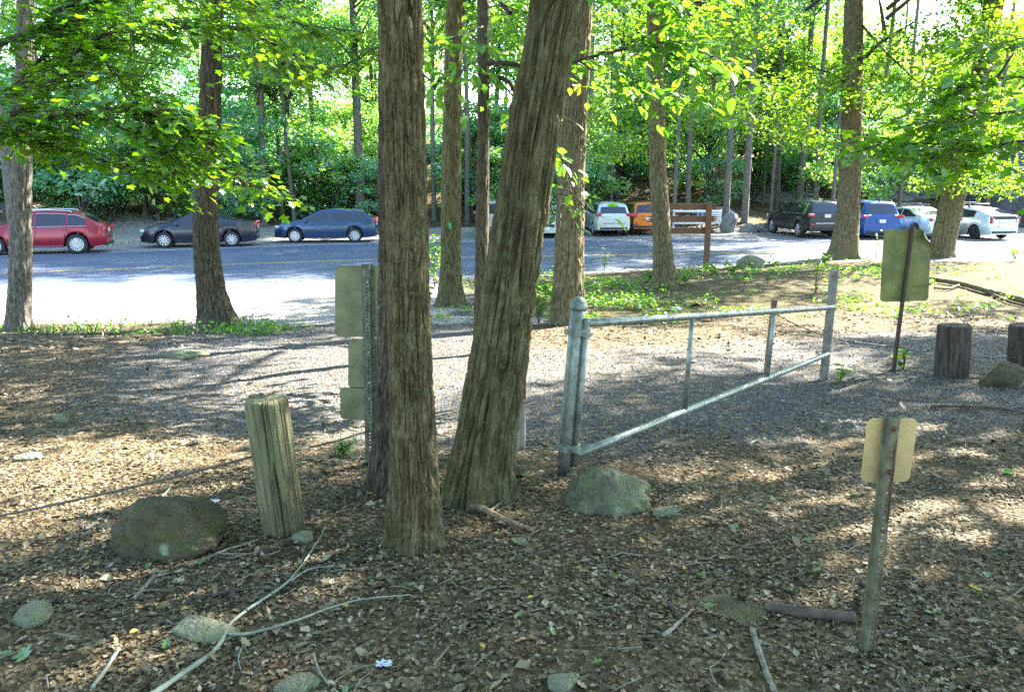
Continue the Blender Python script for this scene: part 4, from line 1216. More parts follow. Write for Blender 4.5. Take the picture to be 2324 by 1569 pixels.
# ------------------------------------------------------------------ log posts
def log_post(label, u0, v0, u1, v1, wpx, m, seed, crack=None):
    b = at(u0, v0)
    top = pt(u1, v1, b.y + .02)
    r = wpx * zcam((b + top) / 2) / F / 2
    ax = top - b; h = ax.length
    root = thing('log_post', label, 'bollard', tuple(b), 0, 'log posts strung with cable')
    seg, nh = 200, 110
    th = np.arange(seg) * 2 * np.pi / seg
    hs = np.linspace(-.08, h, nh)
    Hh, T = np.meshgrid(hs, th, indexing='ij')
    ca, sa = np.cos(T), np.sin(T)
    R = r * (1 + .05 * (fbm(ca * 1.5 + seed, sa * 1.5, Hh * 2) - .5))
    g1 = 1 - np.abs(2 * vnoise(ca * 9 + seed, sa * 9, Hh * 1.7) - 1)
    R = R - .007 * r / .13 * sst(.78, .98, g1) - .0035 * vnoise(ca * 22, sa * 22 + seed, Hh * 4)
    R = R - np.clip(.012 - (h - Hh), 0, 1) * .9
    if crack:
        for a0, dep, wd, h0, h1 in crack:
            dth = np.abs((T - a0 - .10 * (vnoise(Hh * 5, 0 * Hh, 0 * Hh + seed) - .5) + np.pi) % (2 * np.pi) - np.pi)
            R = R - dep * np.exp(-(dth / wd) ** 2) * sst(h0 - .1, h0 + .05, Hh) * (1 - sst(h1 - .05, h1 + .1, Hh))
    V = np.stack([R * ca, R * sa, Hh], -1).reshape(-1, 3)
    i = np.arange(nh - 1)[:, None] * seg; j = np.arange(seg)[None]; j2 = (j + 1) % seg
    Q = np.stack([i + j, i + j2, i + seg + j2, i + seg + j], -1).reshape(-1, 4)
    # end grain cap with a worn hollow
    rings = [.93, .75, .5, .25, .02]
    base_ring = V[-seg:]
    caps, last, off = [], (nh - 1) * seg, len(V)
    CQ = []
    for q, f in enumerate(rings):
        cr = base_ring.copy(); cr[:, :2] *= f
        cr[:, 2] = h + .004 - .022 * (1 - f) + .010 * (vnoise(cr[:, 0] * 60, cr[:, 1] * 60, seed) - .5)
        caps.append(cr)
        jj = np.arange(seg); jj2 = (jj + 1) % seg
        CQ.append(np.stack([last + jj, last + jj2, off + q * seg + jj2, off + q * seg + jj], -1))
        last = off + q * seg
    V = np.concatenate([V] + caps)
    me = mesh_np('log', V, [np.concatenate([Q] + CQ)], True)
    o = link('log', me, m, root)
    o.rotation_euler = Vector((0, 0, 1)).rotation_difference(ax).to_euler()
    autosmooth(o, 50)
    return root, b, top, r
lp1 = log_post('weathered leaning log post with a long crack, beside the dark boulder', 645, 1205, 603, 903, 96, MT['bollard'], 3.3, [(-1.25, .018, .06, -.1, .38), (-1.45, .016, .03, .52, .78), (-1.0, .010, .04, -.1, .2)])
lp2 = log_post('thick dark log post right of the bent sign', 2158, 853, 2166, 737, 72, MT['bollard_dark'], 8.1, [(-1.3, .02, .05, .0, .5)])
lp3 = log_post('dark log post cut by the right edge of the view', 2322, 846, 2326, 736, 66, MT['bollard_dark'], 5.7)

# ------------------------------------------------------------------ sign posts seen from behind
def channel_post(mb, base, top, wd, d=.028, hole0=.08, holes=True, n_holes=60, pitch=.0254):
    """U channel from base to top; web faces the viewer (-y), flanges behind"""
    ax = (top - base); L = ax.length; z = ax.normalized()
    x = Vector((1, 0, 0)); x = (x - z * x.dot(z)).normalized(); y = z.cross(x)
    def P(a, b, h): return tuple(base + x * a + y * b + z * h)
    w3 = wd * .22
    hw_ = wd / 2
    # side walls and flanges
    for s in (-1, 1):
        for (a0, b0, a1, b1) in ((s * w3, -d, s * w3 * 1.35, 0), (s * w3 * 1.35, 0, s * hw_, 0)):
            t = .003
            V = [P(a0, b0, 0), P(a1, b1, 0), P(a1, b1 + t, 0), P(a0, b0 + t, 0), P(a0, b0, L), P(a1, b1, L), P(a1, b1 + t, L), P(a0, b0 + t, L)]
            mb.add(V, [(0, 1, 2, 3), (7, 6, 5, 4), (0, 4, 5, 1), (1, 5, 6, 2), (2, 6, 7, 3), (3, 7, 4, 0)])
    # web with punched holes
    k = int(L / pitch)
    hr = .0052
    for lay in (0, 1):
        yy = -d + lay * .003
        for i in range(k):
            h0, h1 = i * pitch, (i + 1) * pitch if i < k - 1 else L
            hm = h0 + pitch / 2
            oct_ = [(hr * math.cos(a), hm + hr * math.sin(a)) for a in np.arange(8) * math.pi / 4 + math.pi / 8]
            out = [(w3, h0 + (h1 - h0) * .7), (w3 * .3, h1), (-w3 * .3, h1), (-w3, h0 + (h1 - h0) * .7), (-w3, h0 + (h1 - h0) * .3), (-w3 * .3, h0), (w3 * .3, h0), (w3, h0 + (h1 - h0) * .3)]
            V = [P(a, yy, h) for a, h in oct_] + [P(a, yy, h) for a, h in out]
            Q = [(q, 8 + q, 8 + (q + 1) % 8, (q + 1) % 8) for q in range(8)]
            Q = [(q, (q + 1) % 8, 8 + (q + 1) % 8, 8 + q) for q in range(8)]
            corners = [(w3, h1), (-w3, h1), (-w3, h0), (w3, h0)]
            V += [P(a, yy, h) for a, h in corners]
            T = [(8, 16, 9), (10, 17, 11), (12, 18, 13), (14, 19, 15)]
            mb.add(V, Q, T)
    return x, y, z, L

def panel(corners, thick, rad_, m, name, parent, origin, bend=None, n=6):
    """flat sheet from 4 world corners (bl, br, tr, tl), rounded corners"""
    bl, br, tr, tl = [np.array(tuple(c)) for c in corners]
    W_ = np.linalg.norm(br - bl); H_ = np.linalg.norm(tl - bl)
    out = []
    for cx, cy, a0 in ((W_ - rad_, rad_, -90), (W_ - rad_, H_ - rad_, 0), (rad_, H_ - rad_, 90), (rad_, rad_, 180)):
        for k in range(n + 1):
            a = rad(a0 + 90 * k / n)
            out.append((cx + rad_ * math.cos(a), cy + rad_ * math.sin(a)))
    nrm = np.cross(br - bl, tl - bl); nrm /= np.linalg.norm(nrm)
    def fn(a, b, d):
        s, t = a / W_, b / H_
        p = (bl * (1 - s) + br * s) * (1 - t) + (tl * (1 - s) + tr * s) * t
        return p + nrm * d - np.array(tuple(origin))
    mb = MB().prism(out, -thick / 2, thick / 2, fn)
    o = mb.build(name, m, parent)
    return o, nrm

def sign_plane(base, Y, us, vs_):
    return [pt(us[0], vs_[1], Y), pt(us[1], vs_[1], Y), pt(us[1], vs_[0], Y), pt(us[0], vs_[0], Y)]
# small tan sign in the right foreground
b = at(1966, 1478); top = pt(2024, 944, b.y + .015)
sg = thing('sign', 'small tan backed sign on a rusty perforated post in the right foreground', 'sign', tuple(b))
mb = MB(); x_, y_, z_, L_ = channel_post(mb, Vector((0, 0, -.12)), top - b, .064, .026)
mb.build('sign_post', mat('weathered_green_channel', (.135, .13, .075), (.075, .07, .038), .65, .15, 14, .25, 70), sg)
rs = MB()
for h0, h1 in ((.62, .92), (.02, .28), (.36, .44)):
    c0 = (top - b) * 0 + Vector((0, 0, -.12))
    zz = ((top - b) - c0).normalized()
    a = c0 + zz * (h0 * L_); e = c0 + zz * (h1 * L_)
    rs.tube([tuple(a + Vector((.012, -.0295, 0))), tuple((a + e) / 2 + Vector((.012, -.0305, 0))), tuple(e + Vector((.012, -.0295, 0)))], [.0015, .004, .0015], 6)
rs.build('rust_streak', MT['rust'], sg, True)
Yp = b.y + .045
cs = [pt(1951, 1092, Yp), pt(2063, 1092, Yp), pt(2083, 948, Yp), pt(1968, 948, Yp)]
pn, nr = panel(cs, .0025, .028, MT['brass'], 'sign_panel', sg, b)
for vv in (973, 1020 + 50):
    q = pt(2025 if vv < 1000 else 2018, vv, b.y - .022) - b
    MB().lathe([(.011, 0), (.011, .006), (.006, .007), (.006, .014), (.001, .015)], 6, (0, -1, 0), tuple(q)).build('bolt', MT['rust'], sg)
MB().tube([tuple(pt(1993, 947, Yp) - b), tuple(pt(2058, 946, Yp) - b)], .0022, 5).build('sheet_edge', MT['galv'], sg)
q = pt(2003, 1203, b.y - .02) - b
MB().lathe([(.009, 0), (.009, .006), (.001, .008)], 6, (0, -1, 0), tuple(q)).build('bolt', MT['rust'], sg)
# bent dark sign at right
b = at(2026, 843); top = pt(2068, 527, b.y)
sg = thing('sign', 'large dark olive backed sign with a peeled upper corner, right of the gate', 'sign', tuple(b))
ax = (top - b)
mb = MB(); mb.rbox(tuple(ax / 2), (.062, .03, ax.length + .2), .004, ax.to_track_quat('Z', 'Y').to_matrix().to_4x4().to_3x3())
mb.build('sign_post', MT['darkpost'], sg)
Yp = b.y + .03
def bent_sheet():
    nu, nv = 44, 56
    bl, br, tr, tl = [np.array(tuple(pt(u, v, Yp) - b)) for u, v in ((1996, 685), (2106, 682), (2113, 520), (2006, 520))]
    W_, H_ = .60, .86
    V = []
    for t_ in (0, .003):
        for j in range(nv + 1):
            for i in range(nu + 1):
                s, t = i / nu, j / nv
                # rounded corners
                ds, dt = min(s, 1 - s) * W_, min(t, 1 - t) * H_
                rc = .05
                if ds < rc and dt < rc:
                    k = math.hypot(rc - ds, rc - dt)
                    if k > rc:
                        f = rc / k
                        ds2, dt2 = rc - (rc - ds) * f, rc - (rc - dt) * f
                        s = ds2 / W_ if s < .5 else 1 - ds2 / W_
                        t = dt2 / H_ if t < .5 else 1 - dt2 / H_
                p = (bl * (1 - s) + br * s) * (1 - t) + (tl * (1 - s) + tr * s) * t
                ex, ez = (br - bl) / W_, (tl - bl) / H_
                dd = (s * W_ - .41) * .83 + (t * H_ - H_) * .55   # corner rolled over towards the viewer
                if dd > 0:
                    rr_ = .045
                    f = min(dd / rr_, 2.3); rem = max(0, dd - 2.3 * rr_)
                    nd = rr_ * math.sin(f) + rem * math.cos(f)
                    p = p + (ex * .83 + ez * .55) * (nd - dd) + np.array([0, -(rr_ * (1 - math.cos(f)) + rem * math.sin(f)), 0])
                p = p + np.array([0, .02 * math.sin(s * 5 + t * 3) * (t > .2) * .4 + t_, 0])
                V.append(p)
    n1 = (nu + 1) * (nv + 1)
    Q = []
    for lay in (0, 1):
        for j in range(nv):
            for i in range(nu):
                a = lay * n1 + j * (nu + 1) + i
                q = (a, a + 1, a + nu + 2, a + nu + 1)
                Q.append(q if lay == 0 else q[::-1])
    edge = [(j, 0) for j in range(nv)] 
    for j in range(nv):
        for i in (0, nu):
            a = j * (nu + 1) + i; c = a + nu + 1
            Q.append((a, c, c + n1, a + n1) if i == 0 else (a, a + n1, c + n1, c))
    for i in range(nu):
        for j in (0, nv):
            a = j * (nu + 1) + i
            Q.append((a, a + n1, a + 1 + n1, a + 1) if j == 0 else (a, a + 1, a + 1 + n1, a + n1))
    me = mesh_np('sign_panel', np.array(V), [np.array(Q)], True)
    me.materials.append(MT['olive_dark']); me.materials.append(MT['white'])
    lab = np.array([1 if nu * nv <= k < 2 * nu * nv else 0 for k in range(len(me.polygons))], np.int32)
    me.polygons.foreach_set('material_index', lab)
    o = link('sign_panel', me, None, sg)
    autosmooth(o, 40)
bent_sheet()
# stacked sign backs left of the trunks
b = at(842, 1052); top = pt(833, 598, b.y)
sg = thing('sign', 'three stacked grey green sign backs on a perforated post left of the trunks', 'sign', tuple(b))
mb = MB(); channel_post(mb, Vector((0, 0, -.1)), top - b, .085, .034)
mb.build('sign_post', MT['galv_dark'], sg)
Yp = b.y + .012
for us, vs_, r_ in (((760, 906), (602, 764), .04), ((790, 888), (768, 880), .035), ((772, 912), (878, 950), .03)):
    panel(sign_plane(b, Yp, us, vs_), .003, r_, MT['olive'], 'sign_panel', sg, b)
for vv in (640, 735, 800, 868, 905):
    q = pt(834 + (vv - 600) * .018, vv, b.y - .036) - b
    MB().lathe([(.011, 0), (.011, .006), (.006, .008), (.006, .012), (.001, .013)], 6, (0, -1, 0), tuple(q)).build('bolt', MT['galv'], sg)

# ------------------------------------------------------------------ metal gate
b = at(1278, 1073); Yg = b.y
top = pt(1313, 690, Yg)
gp = thing('gate_post', 'thick green grey steel gate post with a domed cap', 'gate post', tuple(b))
r_ = .052
MB().tube([tuple((top - b) * t - Vector((0, 0, .1 * (t == 0)))) for t in (0, .3, .6, 1)], r_, 28).build('post', MT['galv'], gp, True)
ax = (top - b).normalized()
MB().lathe([(r_ + .004, -.035), (r_ + .007, -.03), (r_ + .007, -.002), (r_ + .004, .0), (r_ * .95, .018), (r_ * .72, .038), (r_ * .4, .05), (.001, .054)], 28, ax, tuple(top - b)).build('dome_cap', MT['galv'], gp, True)
gate = thing('gate', 'single bar steel pipe gate with a slanting lower rail, swung out from the domed post', 'gate', tuple(b))
yst = Yg - .03
st0, st1 = pt(1303, 1056, yst), pt(1331, 722, yst)
e_ = at(1868, 861); Ye = e_.y
tr0, tr1 = pt(1328, 733, yst), pt(1891, 697, Ye - .10)
br0, br1 = pt(1309, 1030, yst), pt(1878, 803, Ye - .12)
rt = .029
def rel(p): return tuple(p - b)
MB().tube([rel(st0), rel((st0 + st1) / 2), rel(st1)], .024, 18).build('hinge_stile', MT['galv'], gate, True)
MB().tube([rel(tr0 + (tr1 - tr0) * t) for t in np.linspace(0, 1, 8)], rt, 20).build('top_rail', MT['galv'], gate, True)
MB().tube([rel(br0 + (br1 - br0) * t) for t in np.linspace(0, 1, 8)], rt, 20).build('lower_rail', MT['galv'], gate, True)
def at_u(p, q, u):
    lo, hi = 0., 1.
    for _ in range(40):
        m_ = (lo + hi) / 2
        if proj(p + (q - p) * m_)[0] < u: lo = m_
        else: hi = m_
    return p + (q - p) * lo
for ut, ub in ((1571, 1553), (1757, 1740)):
    p0, p1 = at_u(br0, br1, ub), at_u(tr0, tr1, ut)
    MB().tube([rel(p0), rel((p0 + p1) / 2), rel(p1)], .021, 16).build('upright', MT['galv'], gate, True)
for vv, ww in ((752, 1), (1014, 1)):
    pc = pt(1313 - (vv - 690) * .091, vv, Yg)
    ps = pt(1331 - (vv - 722) * .084, vv + 2, yst)
    hg = MB().lathe([(r_ + .001, -.022), (r_ + .008, -.022), (r_ + .008, .022), (r_ + .001, .022)], 26, ax, rel(pc))
    hg.lathe([(.025, -.03), (.031, -.03), (.031, .03), (.025, .03)], 20, (st1 - st0).normalized(), rel(ps))
    mid = (pc + ps) / 2
    hg.rbox(rel(mid + Vector((.0, -.035, 0))), (.05, .02, .045), .006)
    hg.rbox(rel(pc + Vector((-r_ - .012, -.01, 0))), (.035, .018, .04), .005)
    hg.tube([rel(mid + Vector((.008, -.07, 0))), rel(mid + Vector((.008, .02, 0)))], .008, 8)
    hg.build('hinge_clamp', MT['galv'], gate)
# latch post and stub posts
def pipe(name, label, base, tp, r0, m, cat='post', cap=True, ring=None, group=None):
    root = thing(name, label, cat, tuple(base), 0, group)
    a = tp - base
    mb = MB().tube([tuple(a * t - Vector((0, 0, .1 * (t == 0)))) for t in (0, .5, 1)], r0, 22, False)
    mb.tube([tuple(a), tuple(a - a.normalized() * .06)], [r0 * .86, r0 * .86], 22, True)
    k = mb.build('pipe', m, root, True)
    if ring:
        for t in ring:
            MB().lathe([(r0 * 1.0, -.02), (r0 * 1.12, -.018), (r0 * 1.12, .018), (r0, .02)], 22, a.normalized(), tuple(a * t)).build('ring', MT['galv_dark'], root)
    return root
pipe('gate_post', 'plain grey latch post at the far end of the gate, bound with chain', e_, pt(1893, 613, Ye), .055 * .9, mat('old_grey_pipe', (.20, .19, .165), (.125, .105, .085), .65, .3, 10, .2, 60), 'gate post')
pipe('pipe_post', 'short rusty topped pipe behind the gate uprights', pt(1741, 852, Ye + .35) if False else at(1738, 846), pt(1757, 680, at(1738, 846).y), .036, mat('rust_stained_pipe', (.17, .13, .09), (.10, .07, .05), .75, .2, 10, .2, 60))
bq = at(1183, 1019)
pq = pipe('pipe_post', 'short grey pipe with a rusty band behind the leaning furrowed trunk', bq, pt(1183, 795, bq.y), .034, mat('grey_pipe', (.27, .25, .205), (.19, .17, .13), .6, .2, 10, .2, 60))
a = (pt(1183, 795, bq.y) - bq)
MB().tube([tuple(a * .50), tuple(a * .60), tuple(a * .74)], .0355, 22, False).build('rust_band', MT['rust'], pq, True)
MB().lathe([(.035, -.018), (.041, -.015), (.041, .015), (.035, .018)], 22, a, tuple(a * .5)).build('clamp_ring', MT['galv_dark'], pq, True)
# chain round the latch post
ch = thing('chain', 'rusty chain wrapped round the latch post at the end of the lower rail', 'chain', tuple(br1))
for k in range(26):
    th = k * .62
    h = -.03 + .012 * (k // 10) * 2 + .01 * math.sin(k * 1.7)
    c = Vector((.072 * math.cos(th) - .02, .07 * math.sin(th) + .10, h))
    t = Vector((-math.sin(th), math.cos(th), .2 * math.cos(k))).normalized()
    s = t.cross(Vector((0, 0, 1))).normalized() if k % 2 else Vector((0, 0, 1))
    pts = [c + t * .018 * math.cos(q) + s * .009 * math.sin(q) for q in np.arange(9) * math.pi / 4]
    MB().tube([tuple(q) for q in pts], .0032, 5).build('link', MT['galv_dark'], ch, True)
for k in range(6):
    c = Vector((-.03, .06, -.06 - .03 * k))
    s = Vector((1, 0, 0)) if k % 2 else Vector((0, 1, 0))
    pts = [c + Vector((0, 0, 1)) * .018 * math.cos(q) + s * .009 * math.sin(q) for q in np.arange(9) * math.pi / 4]
    MB().tube([tuple(q) for q in pts], .0032, 5).build('link', MT['rust'], ch, True)

# ------------------------------------------------------------------ cables
def cable(label, pts, r=.006, m=None, sag=0.):
    P_ = [Vector(p) for p in pts]
    out = []
    for a, c in zip(P_[:-1], P_[1:]):
        for t in np.linspace(0, 1, 14)[:-1]:
            q = a + (c - a) * t
            q.z -= sag * 4 * t * (1 - t)
            out.append(tuple(q))
    out.append(tuple(P_[-1]))
    return tag(MB().tube(out, r, 7).build('wire_cable', m or MT['cable'], None, True), label, 'cable', None)
b1, t1 = lp1[1], lp1[2]
pa = b1 + (t1 - b1) * .60
cable('slack wire cable running from the left edge to the leaning log post', [pt(-260, 1215, b1.y - .1), pa + Vector((-.09, -.06, 0))], .0075, sag=.03)
cable('wire cable from the leaning log post to the dark trunk behind the sign backs', [pa + Vector((.10, -.03, .02)), pt(838, 975, 5.42), pt(893, 956, 4.72)], .006, MT['galv_dark'], .015)
cable('wire cable between the middle trunks and the rusty banded pipe', [pt(940, 952, 5.05), pt(1045, 936, 5.6), pt(1180, 905, bq.y - .04)], .006, MT['galv_dark'], .01)
yb = lp2[1].y
cable('twisted wire cable from the rusty pipe past the latch post to the bent sign', [pt(1760, 712, at(1738, 846).y - .04), pt(1820, 742, 9.6), pt(1884, 765, Ye + .06), pt(2035, 787, at(2026, 843).y - .025)], .007, None, .01)
cable('wire cable from the bent sign to the thick dark log post', [pt(2036, 787, at(2026, 843).y - .02), pt(2130, 800, yb - .10)], .006, None, .01)
cable('wire cable strung between the two dark log posts', [pt(2194, 805, yb - .08), pt(2308, 808, lp3[1].y - .1)], .006, None, .03)

# ------------------------------------------------------------------ brown plank sign (seen from behind) and trail gate
b = at(1603, 612); Yb = b.y
sg = thing('plank_sign', 'brown wooden sign of three notched planks on posts beside the road', 'sign', tuple(b))
def mpx(v): return pt(1550, v, Yb).z - b.z
for u_ in (1604, 1497):
    q = pt(u_, 560, Yb).x - b.x
    MB().rbox((q, 0, (mpx(457) - .1) / 2), (.165, .15, mpx(457) + .1), .012).build('post', MT['brownwood'], sg)
xl, xr = pt(1466, 500, Yb).x - b.x, pt(1634, 500, Yb).x - b.x
for v0_, v1_ in ((462, 475.5), (490, 504.5), (517, 531)):
    z0, z1 = mpx(v1_), mpx(v0_)
    hh = z1 - z0
    out = [(xl + .22, z0), (xr - .25, z0)]
    out += [(xr, z0 + hh * .12), (xr - .20, z0 + hh * .30), (xr - .04, z0 + hh * .52), (xr - .22, z0 + hh * .68), (xr, z0 + hh * .86), (xr - .24, z1)]
    out += [(xl + .22, z1), (xl, z0 + hh * .86), (xl + .20, z0 + hh * .68), (xl + .04, z0 + hh * .5), (xl + .20, z0 + hh * .3), (xl, z0 + hh * .12)]
    MB().prism(out, .08, .125, lambda a_, b_, d_: (a_, d_, b_)).build('plank', MT['brownwood'], sg)
    for u_ in (1604, 1497):
        q = pt(u_, 560, Yb).x - b.x
        MB().lathe([(.016, 0), (.014, .012), (.001, .016)], 8, (0, -1, 0), (q + .02, -.076, (z0 + z1) / 2)).build('bolt', MT['galv'], sg)
# white trail gate and things behind it
Yw = 43.2
xw0, xw1 = pt(1528, 500, Yw).x, pt(1634, 500, Yw).x
zw = float(zg(xw1, Yw))
wg = thing('trail_gate', 'white painted barrier gate across the trail behind the plank sign', 'gate', ((xw0 + xw1) / 2, Yw, zw))
hwd = (xw1 - xw0) / 2
for s in (-1, 0.55, 1):
    MB().rbox((s * hwd, 0, .55), (.10, .10, 1.2), .012).build('post', MT['white'], wg)
for h in (.45, 1.08):
    MB().rbox((0, -.075, h), (hwd * 2 + .1, .05, .10), .01).build('rail', MT['white'], wg)
nb = thing('notice', 'white notice sheet fixed to the right end of the white barrier gate', 'notice', (xw1 - .36, Yw - .12, zw))
MB().rbox((0, 0, .79), (.55, .02, .42), .006).build('board', MT['white'], nb)
for k, (wd, h) in enumerate(((.36, .88), (.22, .79), (.20, .70))):
    MB().rbox((0, -.0125, h), (wd, .003, .035), .001).build('print_line', CM['ink'], nb)
p = pt(1534, 512, 44.5)
rb = thing('box_on_post', 'small red box on a thin pole behind the plank sign', 'box', (p.x, 44.5, float(zg(p.x, 44.5))))
MB().tube([(0, 0, -.1), (0, 0, .95)], .035, 10).build('pole', MT['galv'], rb, True)
MB().rbox((0, -.02, .92), (.32, .24, .28), .02).build('box', MT['redpaint'], rb)
MB().rbox((-.19, -.02, .92), (.06, .2, .18), .01).rbox((.19, -.02, .92), (.06, .2, .18), .01).build('side_flap', MT['white'], rb)
p = pt(1587, 510, 44.2)
bp = thing('pole', 'short pair of blue grey poles behind the plank sign', 'post', (p.x, 44.2, float(zg(p.x, 44.2))))
for dx in (-.12, .12):
    MB().tube([(dx, 0, -.1), (dx, 0, 1.1)], .05, 12).build('pipe', mat('blue_grey_pipe', (.16, .24, .36), rough=.5), bp, True)

# ------------------------------------------------------------------ fallen branches and sticks
def stick(name, label, pix, r0, r1, m, lift=0., forks=(), cat='branch', group=None, knots=True, seed=1):
    g = np.random.default_rng(seed)
    pts = []
    for (u, v) in pix:
        p = at(u, v); p.z = float(zg(p.x, p.y)) + r0 * .9 + lift
        pts.append(p)
    def fine(P_, ra, rb):
        P_ = np.array([tuple(p) for p in P_]); n = len(P_)
        t = np.linspace(0, n - 1, n * 6)
        Q = np.stack([np.interp(t, range(n), P_[:, k]) for k in range(3)], -1)
        k = np.ones(5) / 5
        for c in range(3): Q[2:-2, c] = np.convolve(Q[:, c], k, 'valid')
        Q += g.normal(size=Q.shape) * ra * .06
        R = np.linspace(ra, rb, len(Q)) * (1 + .05 * g.normal(size=len(Q)))
        return Q, R
    mb = MB()
    Q, R = fine(pts, r0, r1)
    mb.tube(Q, R, 9)
    for fk in forks:
        fp = []
        for (u, v) in fk[0]:
            p = at(u, v); p.z = float(zg(p.x, p.y)) + fk[1] + lift
            fp.append(p)
        Q, R = fine(fp, fk[1], fk[2])
        mb.tube(Q, R, 7)
    return tag(mb.build(name, m, None, True), label, cat, group)
stick('fallen_branch', 'long pale forked branch lying across the left foreground litter', [(330, 1600), (385, 1562), (430, 1535), (478, 1500), (505, 1465), (520, 1430), (560, 1395), (615, 1360), (655, 1330), (690, 1285), (720, 1240), (740, 1203)], .0115, .003, MT['stick_pale'], .012,
      [([(517, 1452), (560, 1448), (612, 1440), (680, 1415), (745, 1390), (820, 1370), (930, 1357)], .0075, .003), ([(660, 1328), (700, 1300), (760, 1290)], .005, .002), ([(553, 1465), (540, 1500), (548, 1530)], .003, .0015)], seed=2)
stick('fallen_branch', 'bark covered branch lying from the foremost trunk towards the right', [(1000, 1140), (1045, 1143), (1090, 1162), (1130, 1180), (1170, 1200), (1208, 1212)], .024, .011, mat('peeling_bark_stick', (.27, .20, .12), (.12, .085, .05), .9, 0, 20, .6, 60), .004, [([(1105, 1170), (1130, 1150), (1148, 1140)], .012, .006)], seed=3)
stick('log_piece', 'short mottled log beside the small tan sign post', [(1737, 1385), (1790, 1396), (1850, 1405), (1940, 1414)], .026, .023, MT['stick_dark'], 0, cat='log', seed=4)
stick('fallen_branch', 'orange brown limb lying at the right edge beyond the bent sign', [(2110, 640), (2180, 650), (2240, 668), (2300, 685), (2360, 700)], .06, .08, MT['bark_brown'], .03, [([(2180, 650), (2150, 662), (2118, 658)], .03, .02), ([(2240, 668), (2290, 690), (2330, 700)], .03, .02)], seed=5)
stick('stick', 'thin stick at the left bottom corner pointing to the corner', [(210, 1566), (240, 1530), (270, 1480)], .009, .007, MT['stick_pale'], cat='stick', seed=6)
stick('stick', 'stout broken stick below the dark boulder', [(305, 1360), (330, 1335), (352, 1312)], .009, .011, MT['stick'], cat='stick', seed=7)
stick('stick', 'twiggy stick lying behind the dark boulder', [(360, 1140), (378, 1125), (392, 1105)], .009, .005, MT['stick_pale'], .01, cat='stick', seed=8)
stick('stick', 'long thin brown stick crossing above the flat stone', [(440, 1362), (500, 1352), (580, 1340), (670, 1342)], .007, .005, MT['stick_dark'], .005, cat='stick', seed=9)
stick('stick', 'brown stick leaning beside the foot of the leaning log post', [(430, 1288), (510, 1255), (590, 1228)], .008, .006, MT['stick'], .005, [([(500, 1260), (560, 1262), (590, 1255)], .005, .003)], cat='stick', seed=10)
stick('stick', 'forked dark twig behind the small tan sign', [(2110, 928), (2190, 926), (2260, 930), (2330, 945)], .016, .010, MT['stick_dark'], .01, [([(2190, 926), (2225, 945)], .009, .005)], cat='stick', seed=11)
stick('stick', 'pale straight stick left of the log piece', [(1505, 1450), (1540, 1415), (1570, 1388)], .010, .008, MT['stick'], cat='stick', seed=12)
stick('stick', 'dark bent stick touching the pale straight stick', [(1515, 1375), (1540, 1400), (1560, 1415)], .011, .008, MT['stick_dark'], cat='stick', seed=13)
stick('stick', 'upright running dark stick near the bottom edge at right', [(1705, 1430), (1720, 1480), (1740, 1540), (1755, 1570)], .012, .012, MT['stick'], cat='stick', seed=14)
stick('stick', 'thin stick with a hooked end right of the mossy pointed rock', [(1430, 1110), (1480, 1125), (1540, 1142)], .008, .004, MT['stick'], cat='stick', seed=15)
stick('stick', 'short brown splinter at the left of the small tan sign', [(1700, 1010), (1720, 1000)], .012, .004, MT['stick_pale'], cat='stick', seed=16)
# ------------------------------------------------------------------ litter, weeds, leaves on the ground
def in_view_xy(n, y0, y1, pw=1.0, mar=.8, g=rng):
    y = y0 + (y1 - y0) * g.random(n) ** pw
    x = (g.random(n) * 2 - 1) * (.66 * y + mar)
    return x, y
def clear_of_road(x, y):
    return y + .42 * np.maximum(0, -10 - x) < 16.5
def gravel_w(x, y):
    path = GPATH
    d = np.full(x.shape, 1e9)
    for a, b in zip(path[:-1], path[1:]):
        ab = b - a
        t = np.clip(((x - a[0]) * ab[0] + (y - a[1]) * ab[1]) / (ab @ ab), 0, 1)
        d = np.minimum(d, np.hypot(x - a[0] - t * ab[0], y - a[1] - t * ab[1]))
    return 1 - sst(1.2, 3.8, d)
def litter():
    parts = []
    for n, y0, y1, s0, s1, tpl in ((72000, 1.7, 5.2, .010, .034, T_BIT), (30000, 5.2, 9, .018, .045, T_BIT), (15000, 9, 16, .03, .07, T_BIT), (2600, 1.7, 6, .04, .08, T_OAK), (2400, 6, 11, .05, .10, T_OAK), (3500, 1.7, 9, .035, .08, T_SIMPLE), (9000, 11, 16.5, .05, .10, T_BIT)):
        x, y = in_view_xy(n, y0, y1, .9)
        clump = fbm(x * 2.1, y * 2.1, 0 * x + 5, 3)
        keep = (rng.random(n) < np.clip((clump - .25) * 2.4, .12, 1)) & clear_of_road(x, y) & (rng.random(n) > .93 * gravel_w(x, y))
        x, y = x[keep], y[keep]; k = len(x)
        z = zg(x, y) + .002 + .011 * rng.random(k) ** 2
        N_ = rdir(k, 1.0, .24)
        A_ = unit(np.stack([rng.normal(size=k), rng.normal(size=k), .25 * rng.normal(size=k)], -1))
        parts.append(leaves(np.stack([x, y, z], -1), A_, N_, s0 + (s1 - s0) * rng.random(k), tpl, rng.random(k)))
    # fallen needles of twig and stems
    me = leaf_mesh('leaf_litter', parts)
    tag(link('leaf_litter', me, MT['litter']), 'brown and tan dead leaf litter covering the ground', 'leaf litter', kind='stuff')
litter()
